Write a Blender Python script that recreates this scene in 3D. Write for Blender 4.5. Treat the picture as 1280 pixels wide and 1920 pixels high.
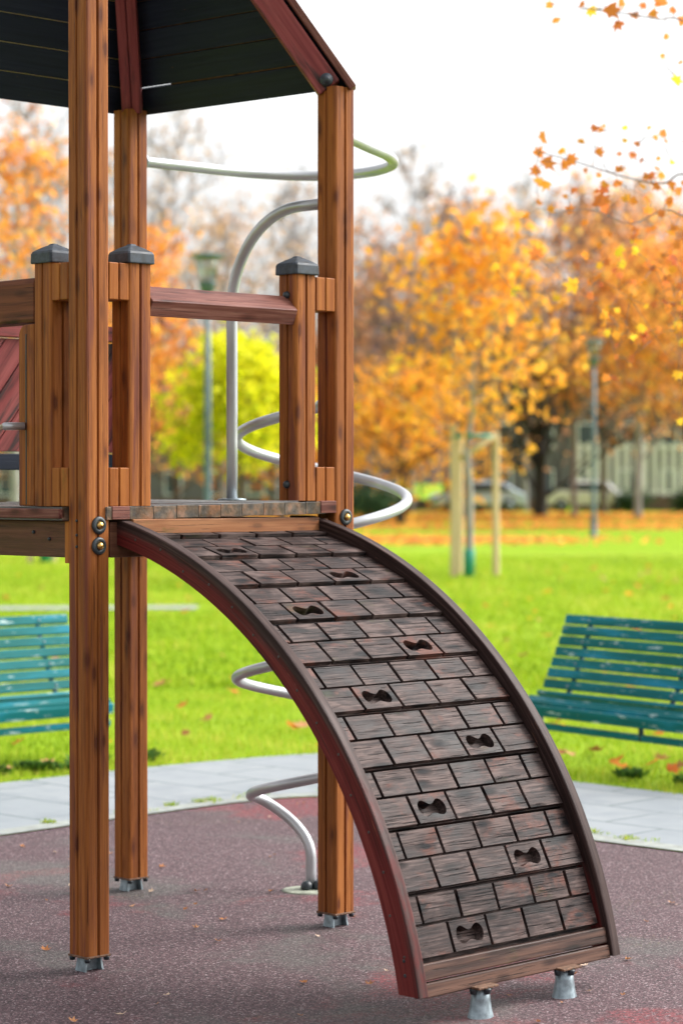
import bpy, bmesh, math, random
import numpy as np
from math import sin, cos, pi, radians, sqrt, atan2, atan, hypot
from mathutils import Vector, Matrix, Euler

for o in list(bpy.data.objects):
    bpy.data.objects.remove(o)
S = bpy.context.scene
COL = S.collection
random.seed(7)
RNG = np.random.default_rng(11)

# ------------------------------------------------------------------ camera, sky, sun, exposure
cam_d = bpy.data.cameras.new("camera")
cam = bpy.data.objects.new("camera", cam_d); COL.objects.link(cam); S.camera = cam
cam_d.sensor_fit = 'VERTICAL'; cam_d.sensor_height = 36.0; cam_d.lens = 85.0
cam.location = (0, 0, 1.5)
cam.rotation_euler = (pi / 2 - atan(60 / 4533), 0, 0)
cam_d.clip_end = 2000
cam_d.dof.use_dof = True
cam_d.dof.focus_distance = 7.35
cam_d.dof.aperture_fstop = 2.9

SUN_EL, SUN_AZ = radians(42), radians(68)      # azimuth measured from +Y (view direction) towards +X
W = bpy.data.worlds.new("World"); S.world = W; W.use_nodes = True
wn = W.node_tree; wn.nodes.clear()
sky = wn.nodes.new('ShaderNodeTexSky'); sky.sky_type = 'NISHITA'; sky.sun_disc = False
sky.sun_elevation = SUN_EL; sky.sun_rotation = SUN_AZ
sky.air_density = 1.0; sky.dust_density = 5.0; sky.ozone_density = 1.0
hs = wn.nodes.new('ShaderNodeHueSaturation'); hs.inputs['Saturation'].default_value = 0.12
bg = wn.nodes.new('ShaderNodeBackground'); bg.inputs['Strength'].default_value = 0.15
wo = wn.nodes.new('ShaderNodeOutputWorld')
wn.links.new(sky.outputs[0], hs.inputs['Color']); wn.links.new(hs.outputs[0], bg.inputs['Color'])
wn.links.new(bg.outputs[0], wo.inputs['Surface'])

sd = bpy.data.lights.new("sun", 'SUN'); sd.energy = 0.9; sd.angle = radians(22); sd.color = (1, 0.955, 0.89)
sun = bpy.data.objects.new("sun", sd); COL.objects.link(sun)
sun.rotation_euler = Euler((pi / 2 - SUN_EL, 0, pi - SUN_AZ), 'XYZ')
S.view_settings.view_transform = 'Standard'; S.view_settings.look = 'None'
S.view_settings.exposure = 1.22; S.view_settings.gamma = 1
S.cycles.use_denoising = True
S.cycles.max_bounces = 8; S.cycles.diffuse_bounces = 4; S.cycles.transparent_max_bounces = 8

# ------------------------------------------------------------------ node helpers
def lin(r, g, b):
    f = lambda c: (c / 255 / 12.92) if c / 255 <= 0.04045 else ((c / 255 + 0.055) / 1.055) ** 2.4
    return (f(r), f(g), f(b), 1)

class NT:
    def __init__(s, name):
        s.m = bpy.data.materials.new(name); s.m.use_nodes = True
        s.t = s.m.node_tree; s.t.nodes.clear()
        s.out = s.n('ShaderNodeOutputMaterial')
    def n(s, typ, **kw):
        nd = s.t.nodes.new(typ)
        for k, v in kw.items(): setattr(nd, k, v)
        return nd
    def l(s, a, b): s.t.links.new(a, b)
    def attr(s, name): return s.n('ShaderNodeAttribute', attribute_name=name).outputs['Vector']
    def attrf(s, name): return s.n('ShaderNodeAttribute', attribute_name=name).outputs['Fac']
    def objc(s): return s.n('ShaderNodeTexCoord').outputs['Object']
    def mapp(s, vec, scale=(1, 1, 1), loc=(0, 0, 0)):
        m = s.n('ShaderNodeMapping'); m.inputs['Scale'].default_value = scale; m.inputs['Location'].default_value = loc
        s.l(vec, m.inputs['Vector']); return m.outputs[0]
    def noise(s, vec, scale=1, detail=4, rough=.55, dist=0):
        n = s.n('ShaderNodeTexNoise'); n.inputs['Scale'].default_value = scale; n.inputs['Detail'].default_value = detail
        n.inputs['Roughness'].default_value = rough; n.inputs['Distortion'].default_value = dist
        s.l(vec, n.inputs['Vector']); return n.outputs['Fac']
    def voro(s, vec, scale=1, feat='F1', out='Distance', rand=1):
        n = s.n('ShaderNodeTexVoronoi', feature=feat); n.inputs['Scale'].default_value = scale
        n.inputs['Randomness'].default_value = rand
        s.l(vec, n.inputs['Vector']); return n.outputs[out]
    def ramp(s, fac, stops, interp='LINEAR'):
        r = s.n('ShaderNodeValToRGB'); r.color_ramp.interpolation = interp
        e = r.color_ramp.elements
        while len(e) < len(stops): e.new(0.5)
        for i, (p, c) in enumerate(stops):
            e[i].position = p; e[i].color = c if len(c) == 4 else (*c, 1)
        s.l(fac, r.inputs[0]); return r.outputs[0]
    def rng(s, fac, a, b, c=0, d=1, smooth=True):
        m = s.n('ShaderNodeMapRange'); m.interpolation_type = 'SMOOTHSTEP' if smooth else 'LINEAR'
        for i, v in ((1, a), (2, b), (3, c), (4, d)): m.inputs[i].default_value = v
        s.l(fac, m.inputs[0]); return m.outputs[0]
    def mix(s, fac, a, b, mode='MIX'):
        m = s.n('ShaderNodeMix', data_type='RGBA', blend_type=mode)
        for sock, v in ((m.inputs[0], fac), (m.inputs[6], a), (m.inputs[7], b)):
            if hasattr(v, 'is_linked') or hasattr(v, 'links'): s.l(v, sock)
            else: sock.default_value = v
        return m.outputs[2]
    def math(s, op, a, b=0.0, c=None):
        m = s.n('ShaderNodeMath', operation=op)
        for i, v in enumerate((a, b) if c is None else (a, b, c)):
            if hasattr(v, 'links'): s.l(v, m.inputs[i])
            else: m.inputs[i].default_value = v
        return m.outputs[0]
    def bsdf(s, color, rough=.6, metal=0, bump=None, bstr=.3, bdist=.01, spec=.5, coat=0):
        b = s.n('ShaderNodeBsdfPrincipled')
        for sock, v in ((b.inputs['Base Color'], color), (b.inputs['Roughness'], rough), (b.inputs['Metallic'], metal)):
            if hasattr(v, 'links'): s.l(v, sock)
            else: sock.default_value = v
        b.inputs['Specular IOR Level'].default_value = spec
        b.inputs['Coat Weight'].default_value = coat
        if bump is not None:
            bp = s.n('ShaderNodeBump'); bp.inputs['Strength'].default_value = bstr; bp.inputs['Distance'].default_value = bdist
            s.l(bump, bp.inputs['Height']); s.l(bp.outputs[0], b.inputs['Normal'])
        s.b = b
        s.l(b.outputs[0], s.out.inputs['Surface']); return s.m

def wood(name, stops, stain=(.02, .012, .01, 1), stain_amt=.55, rough=.55, crack=.5, knots=1.0, fsc=(3, 95, 95), bsc=(.9, 16, 16), patch=None, patch_rng=(.5, .7), bstr=.35, spec=.15, coat=0.0, moss=0.0, patch_scale=(1.3, 7, 7)):
    t = NT(name); g = t.attr('gc')
    fib = t.noise(t.mapp(g, fsc), 1, 5, .6, .4)
    band = t.noise(t.mapp(g, bsc), 1, 4, .55, .6)
    # knots: sparse stretched cells that bend the fibre
    kv = t.voro(t.mapp(g, (6.5, 19, 19)), 1)
    kn = t.rng(kv, .16, .36, 1, 0)
    kc = t.rng(kv, .09, .20, 1, 0)
    f = t.math('MULTIPLY_ADD', fib, .45, t.math('MULTIPLY', band, .55))
    f = t.math('SUBTRACT', f, t.math('MULTIPLY', kn, .10 * knots))
    col = t.ramp(f, stops)
    if patch is not None:
        pf = t.rng(t.noise(t.mapp(g, patch_scale), 1, 5, .65, .3), patch_rng[0], patch_rng[1])
        col = t.mix(pf, col, patch)
    st = t.rng(t.noise(t.mapp(g, (1.1, 22, 22), (7, 3, 1)), 1, 5, .7, .8), .50, .72)
    col = t.mix(t.math('MULTIPLY', st, stain_amt), col, stain)
    col = t.mix(t.math('MULTIPLY', kc, .75 * knots), col, stain)
    cr = t.rng(t.noise(t.mapp(g, (5, 210, 210)), 1, 3, .6), .60, .68)
    col = t.mix(t.math('MULTIPLY', cr, crack), col, (stain[0] * .5, stain[1] * .5, stain[2] * .5, 1))
    if moss:
        ms = t.rng(t.noise(t.mapp(g, (5, 9, 9), (3, 9, 2)), 1, 5, .7), .60, .72)
        col = t.mix(t.math('MULTIPLY', ms, moss), col, (.07, .085, .012, 1))
    h = t.math('SUBTRACT', t.math('MULTIPLY', fib, .6), cr)
    rg = t.rng(band, .3, .7, rough - .1, rough + .12)
    return t.bsdf(col, rg, 0, h, bstr, .0025, spec, coat)

M = {}
M['post'] = wood('stained_post_wood', [(.32, (.135, .040, .010)), (.43, (.225, .068, .015)), (.52, (.305, .099, .022)), (.64, (.42, .152, .040))],
                 (.085, .022, .011, 1), .48, .6, .6, 1.0, patch=(.17, .050, .028, 1), patch_rng=(.51, .64), patch_scale=(.9, 14, 14), bstr=.45, spec=.18)
M['block'] = wood('stained_block_wood', [(.30, (.16, .042, .010)), (.45, (.29, .088, .018)), (.62, (.42, .15, .032))], (.06, .025, .014, 1), .4, .5, .3, .6, moss=.3)
M['red'] = wood('red_stained_wood', [(.30, (.11, .022, .023)), (.45, (.22, .048, .048)), (.62, (.31, .085, .080))], (.02, .012, .013, 1), .45, .5, .12, .0,
                patch=(.040, .028, .028, 1), patch_rng=(.50, .66), patch_scale=(1.6, 14, 14), bstr=.15)
M['rail'] = wood('weathered_rail_wood', [(.32, (.055, .016, .013)), (.46, (.15, .050, .038)), (.60, (.29, .135, .105))], (.025, .012, .01, 1), .5, .55, .7, .6, bstr=.4)
M['railbrown'] = wood('brown_rail_wood', [(.30, (.045, .014, .008)), (.46, (.115, .036, .017)), (.62, (.20, .068, .032))], (.022, .010, .008, 1), .5, .55, .6, 1, bstr=.35)
M['plank'] = wood('weathered_plank_wood', [(.36, (.008, .006, .006)), (.44, (.026, .017, .016)), (.51, (.052, .035, .032)), (.60, (.125, .089, .081))],
                  (.006, .006, .008, 1), .75, .55, 1.0, 1.3, fsc=(9, 170, 170), bsc=(7, 13, 13), patch=(.115, .046, .034, 1), patch_rng=(.54, .70), bstr=1.0, spec=.13, moss=.20, patch_scale=(7, 12, 12))
M['board'] = wood('brown_end_board_wood', [(.34, (.014, .008, .006)), (.45, (.050, .025, .019)), (.60, (.135, .070, .048))], (.016, .010, .009, 1), .6, .5, .9, 1, bstr=.7, moss=.25)
M['orange_board'] = wood('orange_top_board_wood', [(.30, (.13, .046, .022)), (.45, (.23, .088, .038)), (.62, (.34, .155, .070))], (.05, .03, .02, 1), .5, .5, .7, .6, moss=.35)
M['deck'] = wood('grey_deck_wood', [(.30, (.05, .05, .05)), (.45, (.14, .14, .135)), (.62, (.28, .28, .27))], (.03, .026, .02, 1), .6, .45, .8, .3, moss=.5, patch=(.13, .06, .04, 1), patch_rng=(.52, .66), bstr=.6)
nt_ = M['deck'].node_tree; bs_ = next(n for n in nt_.nodes if n.type == 'BSDF_PRINCIPLED'); lk_ = bs_.inputs['Base Color'].links[0]; src_ = lk_.from_socket
ge_ = nt_.nodes.new('ShaderNodeNewGeometry'); vm_ = nt_.nodes.new('ShaderNodeVectorMath'); vm_.operation = 'DOT_PRODUCT'; vm_.inputs[1].default_value = (sin(radians(44.3)), -cos(radians(44.3)), 0)
nt_.links.new(ge_.outputs['True Normal'], vm_.inputs[0]); mr_ = nt_.nodes.new('ShaderNodeMapRange'); mr_.inputs[1].default_value = .6; mr_.inputs[2].default_value = .8; mr_.inputs[4].default_value = .7
nt_.links.new(vm_.outputs['Value'], mr_.inputs[0]); mx_ = nt_.nodes.new('ShaderNodeMix'); mx_.data_type = 'RGBA'; mx_.blend_type = 'MIX'
at_ = nt_.nodes.new('ShaderNodeAttribute'); at_.attribute_name = 'gc'; no_ = nt_.nodes.new('ShaderNodeTexNoise'); no_.inputs['Scale'].default_value = 28; no_.inputs['Detail'].default_value = 5; nt_.links.new(at_.outputs['Vector'], no_.inputs['Vector'])
rp_ = nt_.nodes.new('ShaderNodeValToRGB'); rp_.color_ramp.elements[0].position = .36; rp_.color_ramp.elements[0].color = (.030, .018, .010, 1); rp_.color_ramp.elements[1].position = .64; rp_.color_ramp.elements[1].color = (.27, .125, .058, 1)
e_ = rp_.color_ramp.elements.new(.52); e_.color = (.12, .066, .028, 1); nt_.links.new(no_.outputs['Fac'], rp_.inputs[0])
nt_.links.new(mr_.outputs[0], mx_.inputs[0]); nt_.links.new(src_, mx_.inputs[6]); nt_.links.new(rp_.outputs[0], mx_.inputs[7]); nt_.links.new(mx_.outputs[2], bs_.inputs['Base Color'])
M['beam'] = wood('brown_beam_wood', [(.30, (.05, .022, .014)), (.46, (.11, .045, .027)), (.62, (.175, .08, .048))], (.02, .012, .01, 1), .55, .5, .4, .8, bstr=.3)
M['roof'] = wood('dark_stained_roof_board', [(.30, (.008, .011, .020)), (.5, (.014, .019, .033)), (.66, (.023, .029, .046))], (.006, .008, .012, 1), .4, .6, .3, .0,
                 patch=(.16, .07, .025, 1), patch_rng=(.70, .74), patch_scale=(22, 40, 40), bstr=.3, spec=.15)

def plain(name, c, rough=.5, metal=0, bump=None, spec=.5, nscale=30, namt=.25):
    t = NT(name); n = t.noise(t.objc(), nscale, 5, .6)
    col = t.mix(t.rng(n, .35, .7), (c[0] * (1 - namt), c[1] * (1 - namt), c[2] * (1 - namt), 1), (min(1, c[0] * (1 + namt)), min(1, c[1] * (1 + namt)), min(1, c[2] * (1 + namt)), 1))
    return t.bsdf(col, t.rng(n, .3, .7, rough - .08, rough + .08), metal, n, .15, .002, spec)
M['rubber'] = plain('black_plastic', (.022, .030, .036), .42, 0, nscale=60)
M['cap'] = plain('weathered_grey_plastic_cap', (.032, .041, .055), .6, 0, nscale=45, namt=.5)
M['brass'] = plain('brass_bolt', (.62, .38, .12), .3, 1)
M['galv'] = plain('galvanised_steel', (.27, .33, .36), .42, .55, nscale=40, namt=.3)
M['rust'] = plain('rusty_plate', (.16, .085, .05), .7, .2, nscale=90, namt=.5)
t = NT('brushed_stainless_steel'); n = t.noise(t.mapp(t.objc(), (60, 60, 60)), 1, 5, .7)
M['steel'] = t.bsdf(t.ramp(t.noise(t.objc(), 5, 3, .5), [(.3, (.40, .41, .43)), (.7, (.52, .53, .55))]), t.rng(t.noise(t.objc(), 9, 5, .7), .35, .65, .30, .45), .5)
M['screw'] = plain('screw_head', (.07, .055, .05), .6, .2)
M['rope'] = plain('pale_rope', (.46, .40, .28), .8)
M['stone'] = plain('pale_concrete', (.30, .32, .25), .8, nscale=25, namt=.35)

# red rubber granulate
t = NT('rubber_granulate'); c = t.objc()
g1 = t.voro(c, 200, out='Color'); gs = t.n('ShaderNodeSeparateColor'); t.l(g1, gs.inputs[0])
base = t.ramp(gs.outputs[0], [(0, (.012, .008, .010)), (.35, (.048, .023, .027)), (.65, (.100, .050, .058)), (.92, (.175, .112, .122)), (1, (.36, .29, .30))])
big = t.noise(c, 1.1, 6, .62, .5)
spots = None
for (cx_, cy_, r_) in ((-.25, 11.0, .75), (.75, 6.55, .75), (-.75, 7.15, .35), (.15, 9.6, .5), (-1.7, 10.3, .5)):
    vd = t.n('ShaderNodeVectorMath', operation='DISTANCE'); vd.inputs[1].default_value = (cx_, cy_, 0); t.l(c, vd.inputs[0])
    q_ = t.rng(vd.outputs['Value'], r_, 0, 0, .16); spots = q_ if spots is None else t.math('ADD', spots, q_)
big = t.math('ADD', big, spots)
red = t.math('MULTIPLY', t.rng(big, .56, .66), t.rng(t.noise(c, 60, 4, .7), .40, .56))
redc = t.ramp(gs.outputs[1], [(0, (.06, .007, .009)), (.6, (.22, .022, .030)), (1, (.40, .085, .095))])
col = t.mix(t.math('MULTIPLY', red, .85), base, redc)
gspots = None
for (cx_, cy_, r_) in ((.0, 6.75, .55), (-.9, 9.0, .5), (.45, 6.95, .35)):
    vd = t.n('ShaderNodeVectorMath', operation='DISTANCE'); vd.inputs[1].default_value = (cx_, cy_, 0); t.l(c, vd.inputs[0])
    q_ = t.rng(vd.outputs['Value'], r_, 0, 0, .15); gspots = q_ if gspots is None else t.math('ADD', gspots, q_)
grey = t.rng(t.math('ADD', gspots, t.noise(t.mapp(c, (1, 1, 1), (5, 2, 0)), 1.3, 6, .65, .4)), .52, .68)
col = t.mix(t.math('MULTIPLY', grey, .6), col, t.ramp(gs.outputs[2], [(0, (.025, .027, .024)), (.6, (.080, .080, .072)), (1, (.20, .20, .185))]))
yl = t.math('MULTIPLY', t.rng(t.noise(t.mapp(c, (1, 1, 1), (2, 7, 0)), 1.5, 4, .6), .58, .68), t.rng(t.noise(c, 90, 3, .7), .60, .66))
col = t.mix(t.math('MULTIPLY', yl, .8), col, (.20, .22, .045, 1))
M['granulate'] = t.bsdf(col, .75, 0, t.math('ADD', gs.outputs[0], t.noise(c, 35, 4, .6)), .8, .004, .35)

# stone paving of the path
t = NT('grey_stone_paving'); c = t.mapp(t.objc(), (1, 1, 1)); rot = t.n('ShaderNodeMapping'); rot.inputs['Rotation'].default_value = (0, 0, radians(44)); t.l(t.objc(), rot.inputs['Vector'])
bk = t.n('ShaderNodeTexBrick'); t.l(rot.outputs[0], bk.inputs['Vector'])
bk.inputs['Scale'].default_value = 1; bk.inputs['Brick Width'].default_value = .62; bk.inputs['Row Height'].default_value = .42; bk.inputs['Mortar Size'].default_value = .009
bk.inputs['Color1'].default_value = (.245, .27, .29, 1); bk.inputs['Color2'].default_value = (.285, .305, .32, 1); bk.inputs['Mortar'].default_value = (.085, .12, .115, 1)
n = t.noise(c, 3.2, 6, .65)
col = t.mix(t.rng(n, .40, .72), bk.outputs['Color'], (.21, .235, .255, 1))
col = t.mix(t.rng(t.noise(c, 55, 3, .6), .66, .74), col, (.17, .17, .15, 1))
M['paving'] = t.bsdf(col, .6, 0, n, .2, .01, .4)
M['kerb'] = plain('pale_kerb_stone', (.28, .30, .275), .75, nscale=14, namt=.2)
t = NT('lawn_soil_and_grass'); c = t.objc()
n1 = t.noise(c, .55, 6, .6); n2 = t.noise(c, 22, 4, .7); n3 = t.noise(t.mapp(c, (1, 1, 1)), .12, 3, .5)
col = t.ramp(n2, [(.30, (.10, .17, .008)), (.50, (.23, .36, .016)), (.70, (.36, .50, .030))])
col = t.mix(t.rng(n1, .55, .75), col, (.20, .31, .020, 1))
col = t.mix(t.rng(n3, .5, .65, 0, .5), col, (.30, .40, .05, 1))
M['lawn'] = t.bsdf(col, .8, 0, n2, .6, .03, .03)

def leafmat(name, stops, trans=.45, rough=.6):
    t = NT(name); col = t.ramp(t.attrf('lc'), stops)
    b = t.bsdf(col, rough, spec=.06)
    tr = t.n('ShaderNodeBsdfTranslucent'); t.l(col, tr.inputs['Color'])
    mx = t.n('ShaderNodeMixShader'); mx.inputs[0].default_value = trans
    t.l(t.b.outputs[0], mx.inputs[1]); t.l(tr.outputs[0], mx.inputs[2]); t.l(mx.outputs[0], t.out.inputs['Surface'])
    return t.m
M['blade'] = leafmat('grass_blade', [(0, (.11, .20, .006)), (.35, (.27, .41, .016)), (.75, (.42, .53, .035)), (1, (.64, .57, .11))], .4)
M['weed'] = leafmat('weed_leaf', [(0, (.035, .085, .02)), (1, (.12, .24, .04))], .3)
M['lf_orange'] = leafmat('orange_autumn_leaf', [(0, (.52, .18, .08)), (.4, (.85, .34, .08)), (.75, (.92, .46, .09)), (1, (.94, .62, .12))], .58)
M['lf_yelor'] = leafmat('golden_autumn_leaf', [(0, (.62, .24, .06)), (.35, (.88, .38, .05)), (.7, (.95, .48, .06)), (1, (.95, .66, .08))], .58)
M['lf_rust'] = leafmat('rusty_autumn_leaf', [(0, (.42, .20, .14)), (.5, (.70, .34, .18)), (.85, (.88, .48, .20)), (1, (.92, .62, .20))], .55)
M['lf_yelgr'] = leafmat('yellow_green_leaf', [(0, (.24, .34, .015)), (.35, (.66, .68, .02)), (.7, (.92, .84, .03)), (1, (.95, .88, .08))], .6)
M['lf_pale'] = leafmat('sparse_pinkish_leaf', [(0, (.45, .34, .30)), (.6, (.66, .46, .32)), (1, (.85, .56, .26))], .55)
M['lf_dark'] = leafmat('dark_green_leaf', [(0, (.02, .045, .025)), (1, (.07, .13, .05))], .2)
M['lf_near'] = leafmat('orange_red_lobed_leaf', [(0, (.55, .14, .06)), (.5, (.80, .27, .05)), (.85, (.88, .40, .04)), (1, (.92, .65, .05))], .65)
M['lf_dry'] = leafmat('dry_fallen_leaf', [(0, (.22, .075, .03)), (.4, (.50, .22, .09)), (.7, (.62, .36, .20)), (1, (.70, .58, .46))], .15)
def bark(name, a, b):
    t = NT(name); n = t.noise(t.mapp(t.objc(), (9, 9, 2)), 1, 6, .65)
    return t.bsdf(t.ramp(n, [(.3, (*a, 1)), (.7, (*b, 1))]), .85, 0, n, .5, .02, .2)
M['bark'] = bark('brown_bark', (.06, .045, .035), (.17, .13, .105))
M['bark_pale'] = bark('pale_grey_bark', (.24, .22, .23), (.44, .41, .41))
M['bark_twig'] = bark('brown_twig_bark', (.16, .12, .115), (.31, .24, .23))
M['bark_dark'] = bark('dark_bark', (.018, .016, .018), (.065, .055, .055))
M['stake'] = wood('pine_stake_wood', [(.30, (.48, .34, .19)), (.5, (.66, .50, .31)), (.66, (.76, .62, .43))], (.25, .17, .11, 1), .3, .6, .2, .3)
M['guard'] = plain('teal_tree_guard', (.02, .27, .20), .5)
M['lamp'] = plain('grey_green_painted_metal', (.095, .15, .17), .45, .1, nscale=3)
M['lampglass'] = plain('frosted_lamp_glass', (.55, .58, .58), .3)
# green painted bench slats with worn spots
t = NT('worn_green_paint'); g = t.attr('gc')
n = t.noise(t.mapp(g, (7, 40, 40)), 1, 6, .7); n2 = t.noise(t.mapp(g, (1.6, 12, 12)), 1, 4, .6)
col = t.ramp(n2, [(.35, (.002, .105, .095)), (.55, (.004, .15, .165)), (.7, (.012, .22, .33))])
col = t.mix(t.rng(n, .585, .65), col, (.42, .54, .52, 1))
M['bench'] = t.bsdf(col, .6, 0, n, .2, .003, .18)
M['benchmetal'] = plain('dark_bench_metal', (.02, .05, .06), .5, .2)
M['wallrender'] = plain('cream_render', (.13, .12, .12), .9, nscale=2, namt=.1)
M['winglass'] = plain('window_glass', (.06, .08, .10), .15)
M['rooftile'] = plain('roof_tile', (.30, .14, .09), .8)
M['whitepaint'] = plain('white_paint', (.82, .83, .85), .5)
M['brownwall'] = plain('brown_brick_wall', (.14, .085, .065), .9, nscale=5)
M['car_blue'] = plain('pale_blue_car_paint', (.48, .58, .70), .25, .2, nscale=1, namt=.05)
M['car_white'] = plain('white_car_paint', (.75, .76, .77), .25, 0, nscale=1, namt=.03)
M['tyre'] = plain('tyre_rubber', (.02, .02, .02), .8)
M['headlight'] = plain('headlight_glass', (.7, .72, .75), .15)

# ------------------------------------------------------------------ mesh builder
class MB:
    def __init__(s): s.v = []; s.f = []; s.g = []; s.sm = []; s.lc = None
    def add(s, vs, fs, gs=None, smooth=False):
        o = len(s.v); s.v += [tuple(p) for p in vs]
        s.g += [tuple(p) for p in (gs if gs is not None else vs)]
        s.f += [tuple(i + o for i in f) for f in fs]; s.sm += [smooth] * len(fs)
    def box(s, a, b, ax=0, off=None, T=None):
        off = off or [random.uniform(0, 40) for _ in range(3)]
        vs = [(x, y, z) for x in (a[0], b[0]) for y in (a[1], b[1]) for z in (a[2], b[2])]
        fs = [(0, 1, 3, 2), (4, 6, 7, 5), (0, 4, 5, 1), (2, 3, 7, 6), (0, 2, 6, 4), (1, 5, 7, 3)]
        od = [ax] + [i for i in range(3) if i != ax]
        gs = [tuple(p[od[k]] + off[k] for k in range(3)) for p in vs]
        if T: vs = [T(*p) for p in vs]
        s.add(vs, fs, gs)
    def prism(s, prof, p0, p1, axis=2, smooth=False, segs=1, capped=True, off=None):
        """prof: list of (a,b) in the two other axes, swept along axis from p0 to p1"""
        off = off or [random.uniform(0, 40) for _ in range(3)]
        n = len(prof); vs = []; gs = []
        for k in range(segs + 1):
            h = p0 + (p1 - p0) * k / segs
            for a, b in prof:
                p = {0: (h, a, b), 1: (a, h, b), 2: (a, b, h)}[axis]
                vs.append(p); gs.append((h + off[0], a + off[1], b + off[2]))
        fs = []
        for k in range(segs):
            for i in range(n):
                j = (i + 1) % n; fs.append((k * n + i, k * n + j, (k + 1) * n + j, (k + 1) * n + i))
        if capped: fs += [tuple(range(n))[::-1], tuple(range(segs * n, segs * n + n))]
        s.add(vs, fs, gs, smooth)
    def tube(s, pts, r, n=10, smooth=True, cap=True):
        pts = [Vector(p) for p in pts]; R = r if hasattr(r, '__len__') else [r] * len(pts)
        rings = []; up = None
        for i, p in enumerate(pts):
            d = (pts[min(i + 1, len(pts) - 1)] - pts[max(i - 1, 0)]).normalized()
            if up is None: up = d.orthogonal().normalized()
            up = (up - d * up.dot(d)).normalized(); w = d.cross(up)
            rings.append([p + (up * cos(2 * pi * k / n) + w * sin(2 * pi * k / n)) * R[i] for k in range(n)])
        vs = [q for rg in rings for q in rg]; fs = []
        for i in range(len(pts) - 1):
            for k in range(n):
                j = (k + 1) % n; fs.append((i * n + k, i * n + j, (i + 1) * n + j, (i + 1) * n + k))
        if cap: fs += [tuple(range(n))[::-1], tuple(range(len(vs) - n, len(vs)))]
        s.add(vs, fs, None, smooth)
    def lathe(s, prof, c=(0, 0, 0), ax=(0, 0, 1), n=20, smooth=True):
        """prof: (r,h) pairs along direction ax"""
        q = Vector((0, 0, 1)).rotation_difference(Vector(ax).normalized()); c = Vector(c); vs = []
        for r, h in prof:
            for k in range(n):
                vs.append(c + q @ Vector((r * cos(2 * pi * k / n), r * sin(2 * pi * k / n), h)))
        fs = []
        for i in range(len(prof) - 1):
            for k in range(n):
                j = (k + 1) % n; fs.append((i * n + k, i * n + j, (i + 1) * n + j, (i + 1) * n + k))
        fs += [tuple(range(n))[::-1], tuple(range(len(vs) - n, len(vs)))]
        s.add(vs, fs, None, smooth)
    def build(s, name, mat, parent=None, bevel=0, segs=2, loc=None, angle=35):
        me = bpy.data.meshes.new(name); me.from_pydata(s.v, [], s.f); me.update()
        me.polygons.foreach_set('use_smooth', s.sm)
        a = me.attributes.new('gc', 'FLOAT_VECTOR', 'POINT'); a.data.foreach_set('vector', [c for g in s.g for c in g])
        me.materials.append(mat)
        o = bpy.data.objects.new(name, me); COL.objects.link(o)
        if parent: o.parent = parent
        if loc: o.location = loc
        bm = bmesh.new(); bm.from_mesh(me); bmesh.ops.recalc_face_normals(bm, faces=bm.faces); bm.to_mesh(me); bm.free()
        if bevel:
            b = o.modifiers.new('bevel', 'BEVEL'); b.width = bevel; b.segments = segs; b.limit_method = 'ANGLE'; b.angle_limit = radians(angle)
        return o

def tag(o, label=None, cat=None, group=None, kind=None):
    if label: o['label'] = label
    if cat: o['category'] = cat
    if group: o['group'] = group
    if kind: o['kind'] = kind
    return o
def empty(name, loc=(0, 0, 0), rz=0, parent=None):
    o = bpy.data.objects.new(name, None); COL.objects.link(o); o.location = loc; o.rotation_euler = (0, 0, rz)
    o.empty_display_size = .1
    if parent: o.parent = parent
    return o
def copy_tree(o, parent=None):
    c = o.copy(); COL.objects.link(c); c.parent = parent
    for ch in list(o.children): copy_tree(ch, c)
    return c

def np_mesh(name, V, Fn, lc, mat, parent=None, smooth=False):
    """V (n,3); Fn (m,k) int; lc per-vertex float"""
    me = bpy.data.meshes.new(name); k = Fn.shape[1]
    me.vertices.add(len(V)); me.vertices.foreach_set('co', V.astype(np.float32).ravel())
    me.loops.add(Fn.size); me.loops.foreach_set('vertex_index', Fn.astype(np.int32).ravel())
    me.polygons.add(len(Fn)); me.polygons.foreach_set('loop_start', np.arange(0, Fn.size, k, dtype=np.int32))
    me.polygons.foreach_set('loop_total', np.full(len(Fn), k, dtype=np.int32))
    me.update(calc_edges=True)
    a = me.attributes.new('lc', 'FLOAT', 'POINT'); a.data.foreach_set('value', lc.astype(np.float32))
    me.materials.append(mat)
    o = bpy.data.objects.new(name, me); COL.objects.link(o)
    if parent: o.parent = parent
    return o

# ------------------------------------------------------------------ ground, play surface, path
AX, AY, TH = -0.771, 7.388, radians(44.3)
def smooth_curve(P, n=8):
    out = []
    for i in range(len(P) - 1):
        p0, p1, p2, p3 = P[max(i - 1, 0)], P[i], P[i + 1], P[min(i + 2, len(P) - 1)]
        for k in range(n):
            t = k / n
            out.append(tuple(.5 * ((2 * b) + (c - a) * t + (2 * a - 5 * b + 4 * c - d) * t * t + (-a + 3 * b - 3 * c + d) * t ** 3) for a, b, c, d in zip(p0, p1, p2, p3)))
    out.append(P[-1]); return out
inner = smooth_curve([(-9, 2.2), (-5, 6.4), (-2.6, 8.95), (-1.44, 10.17), (-.84, 10.85), (-.35, 11.33), (-.05, 11.42), (.25, 11.22), (.62, 10.68), (1.0, 10.10), (1.38, 9.72), (3, 8.2), (6, 5.3), (9, 2.2)])
outer = smooth_curve([(-11, 2.2), (-6.4, 7.2), (-3.3, 10.3), (-1.68, 11.93), (-.97, 12.62), (-.35, 13.1), (-.05, 13.22), (.25, 13.05), (.66, 12.5), (1.15, 11.99), (1.63, 11.5), (3.4, 9.8), (6.6, 6.7), (11, 2.2)])
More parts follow.
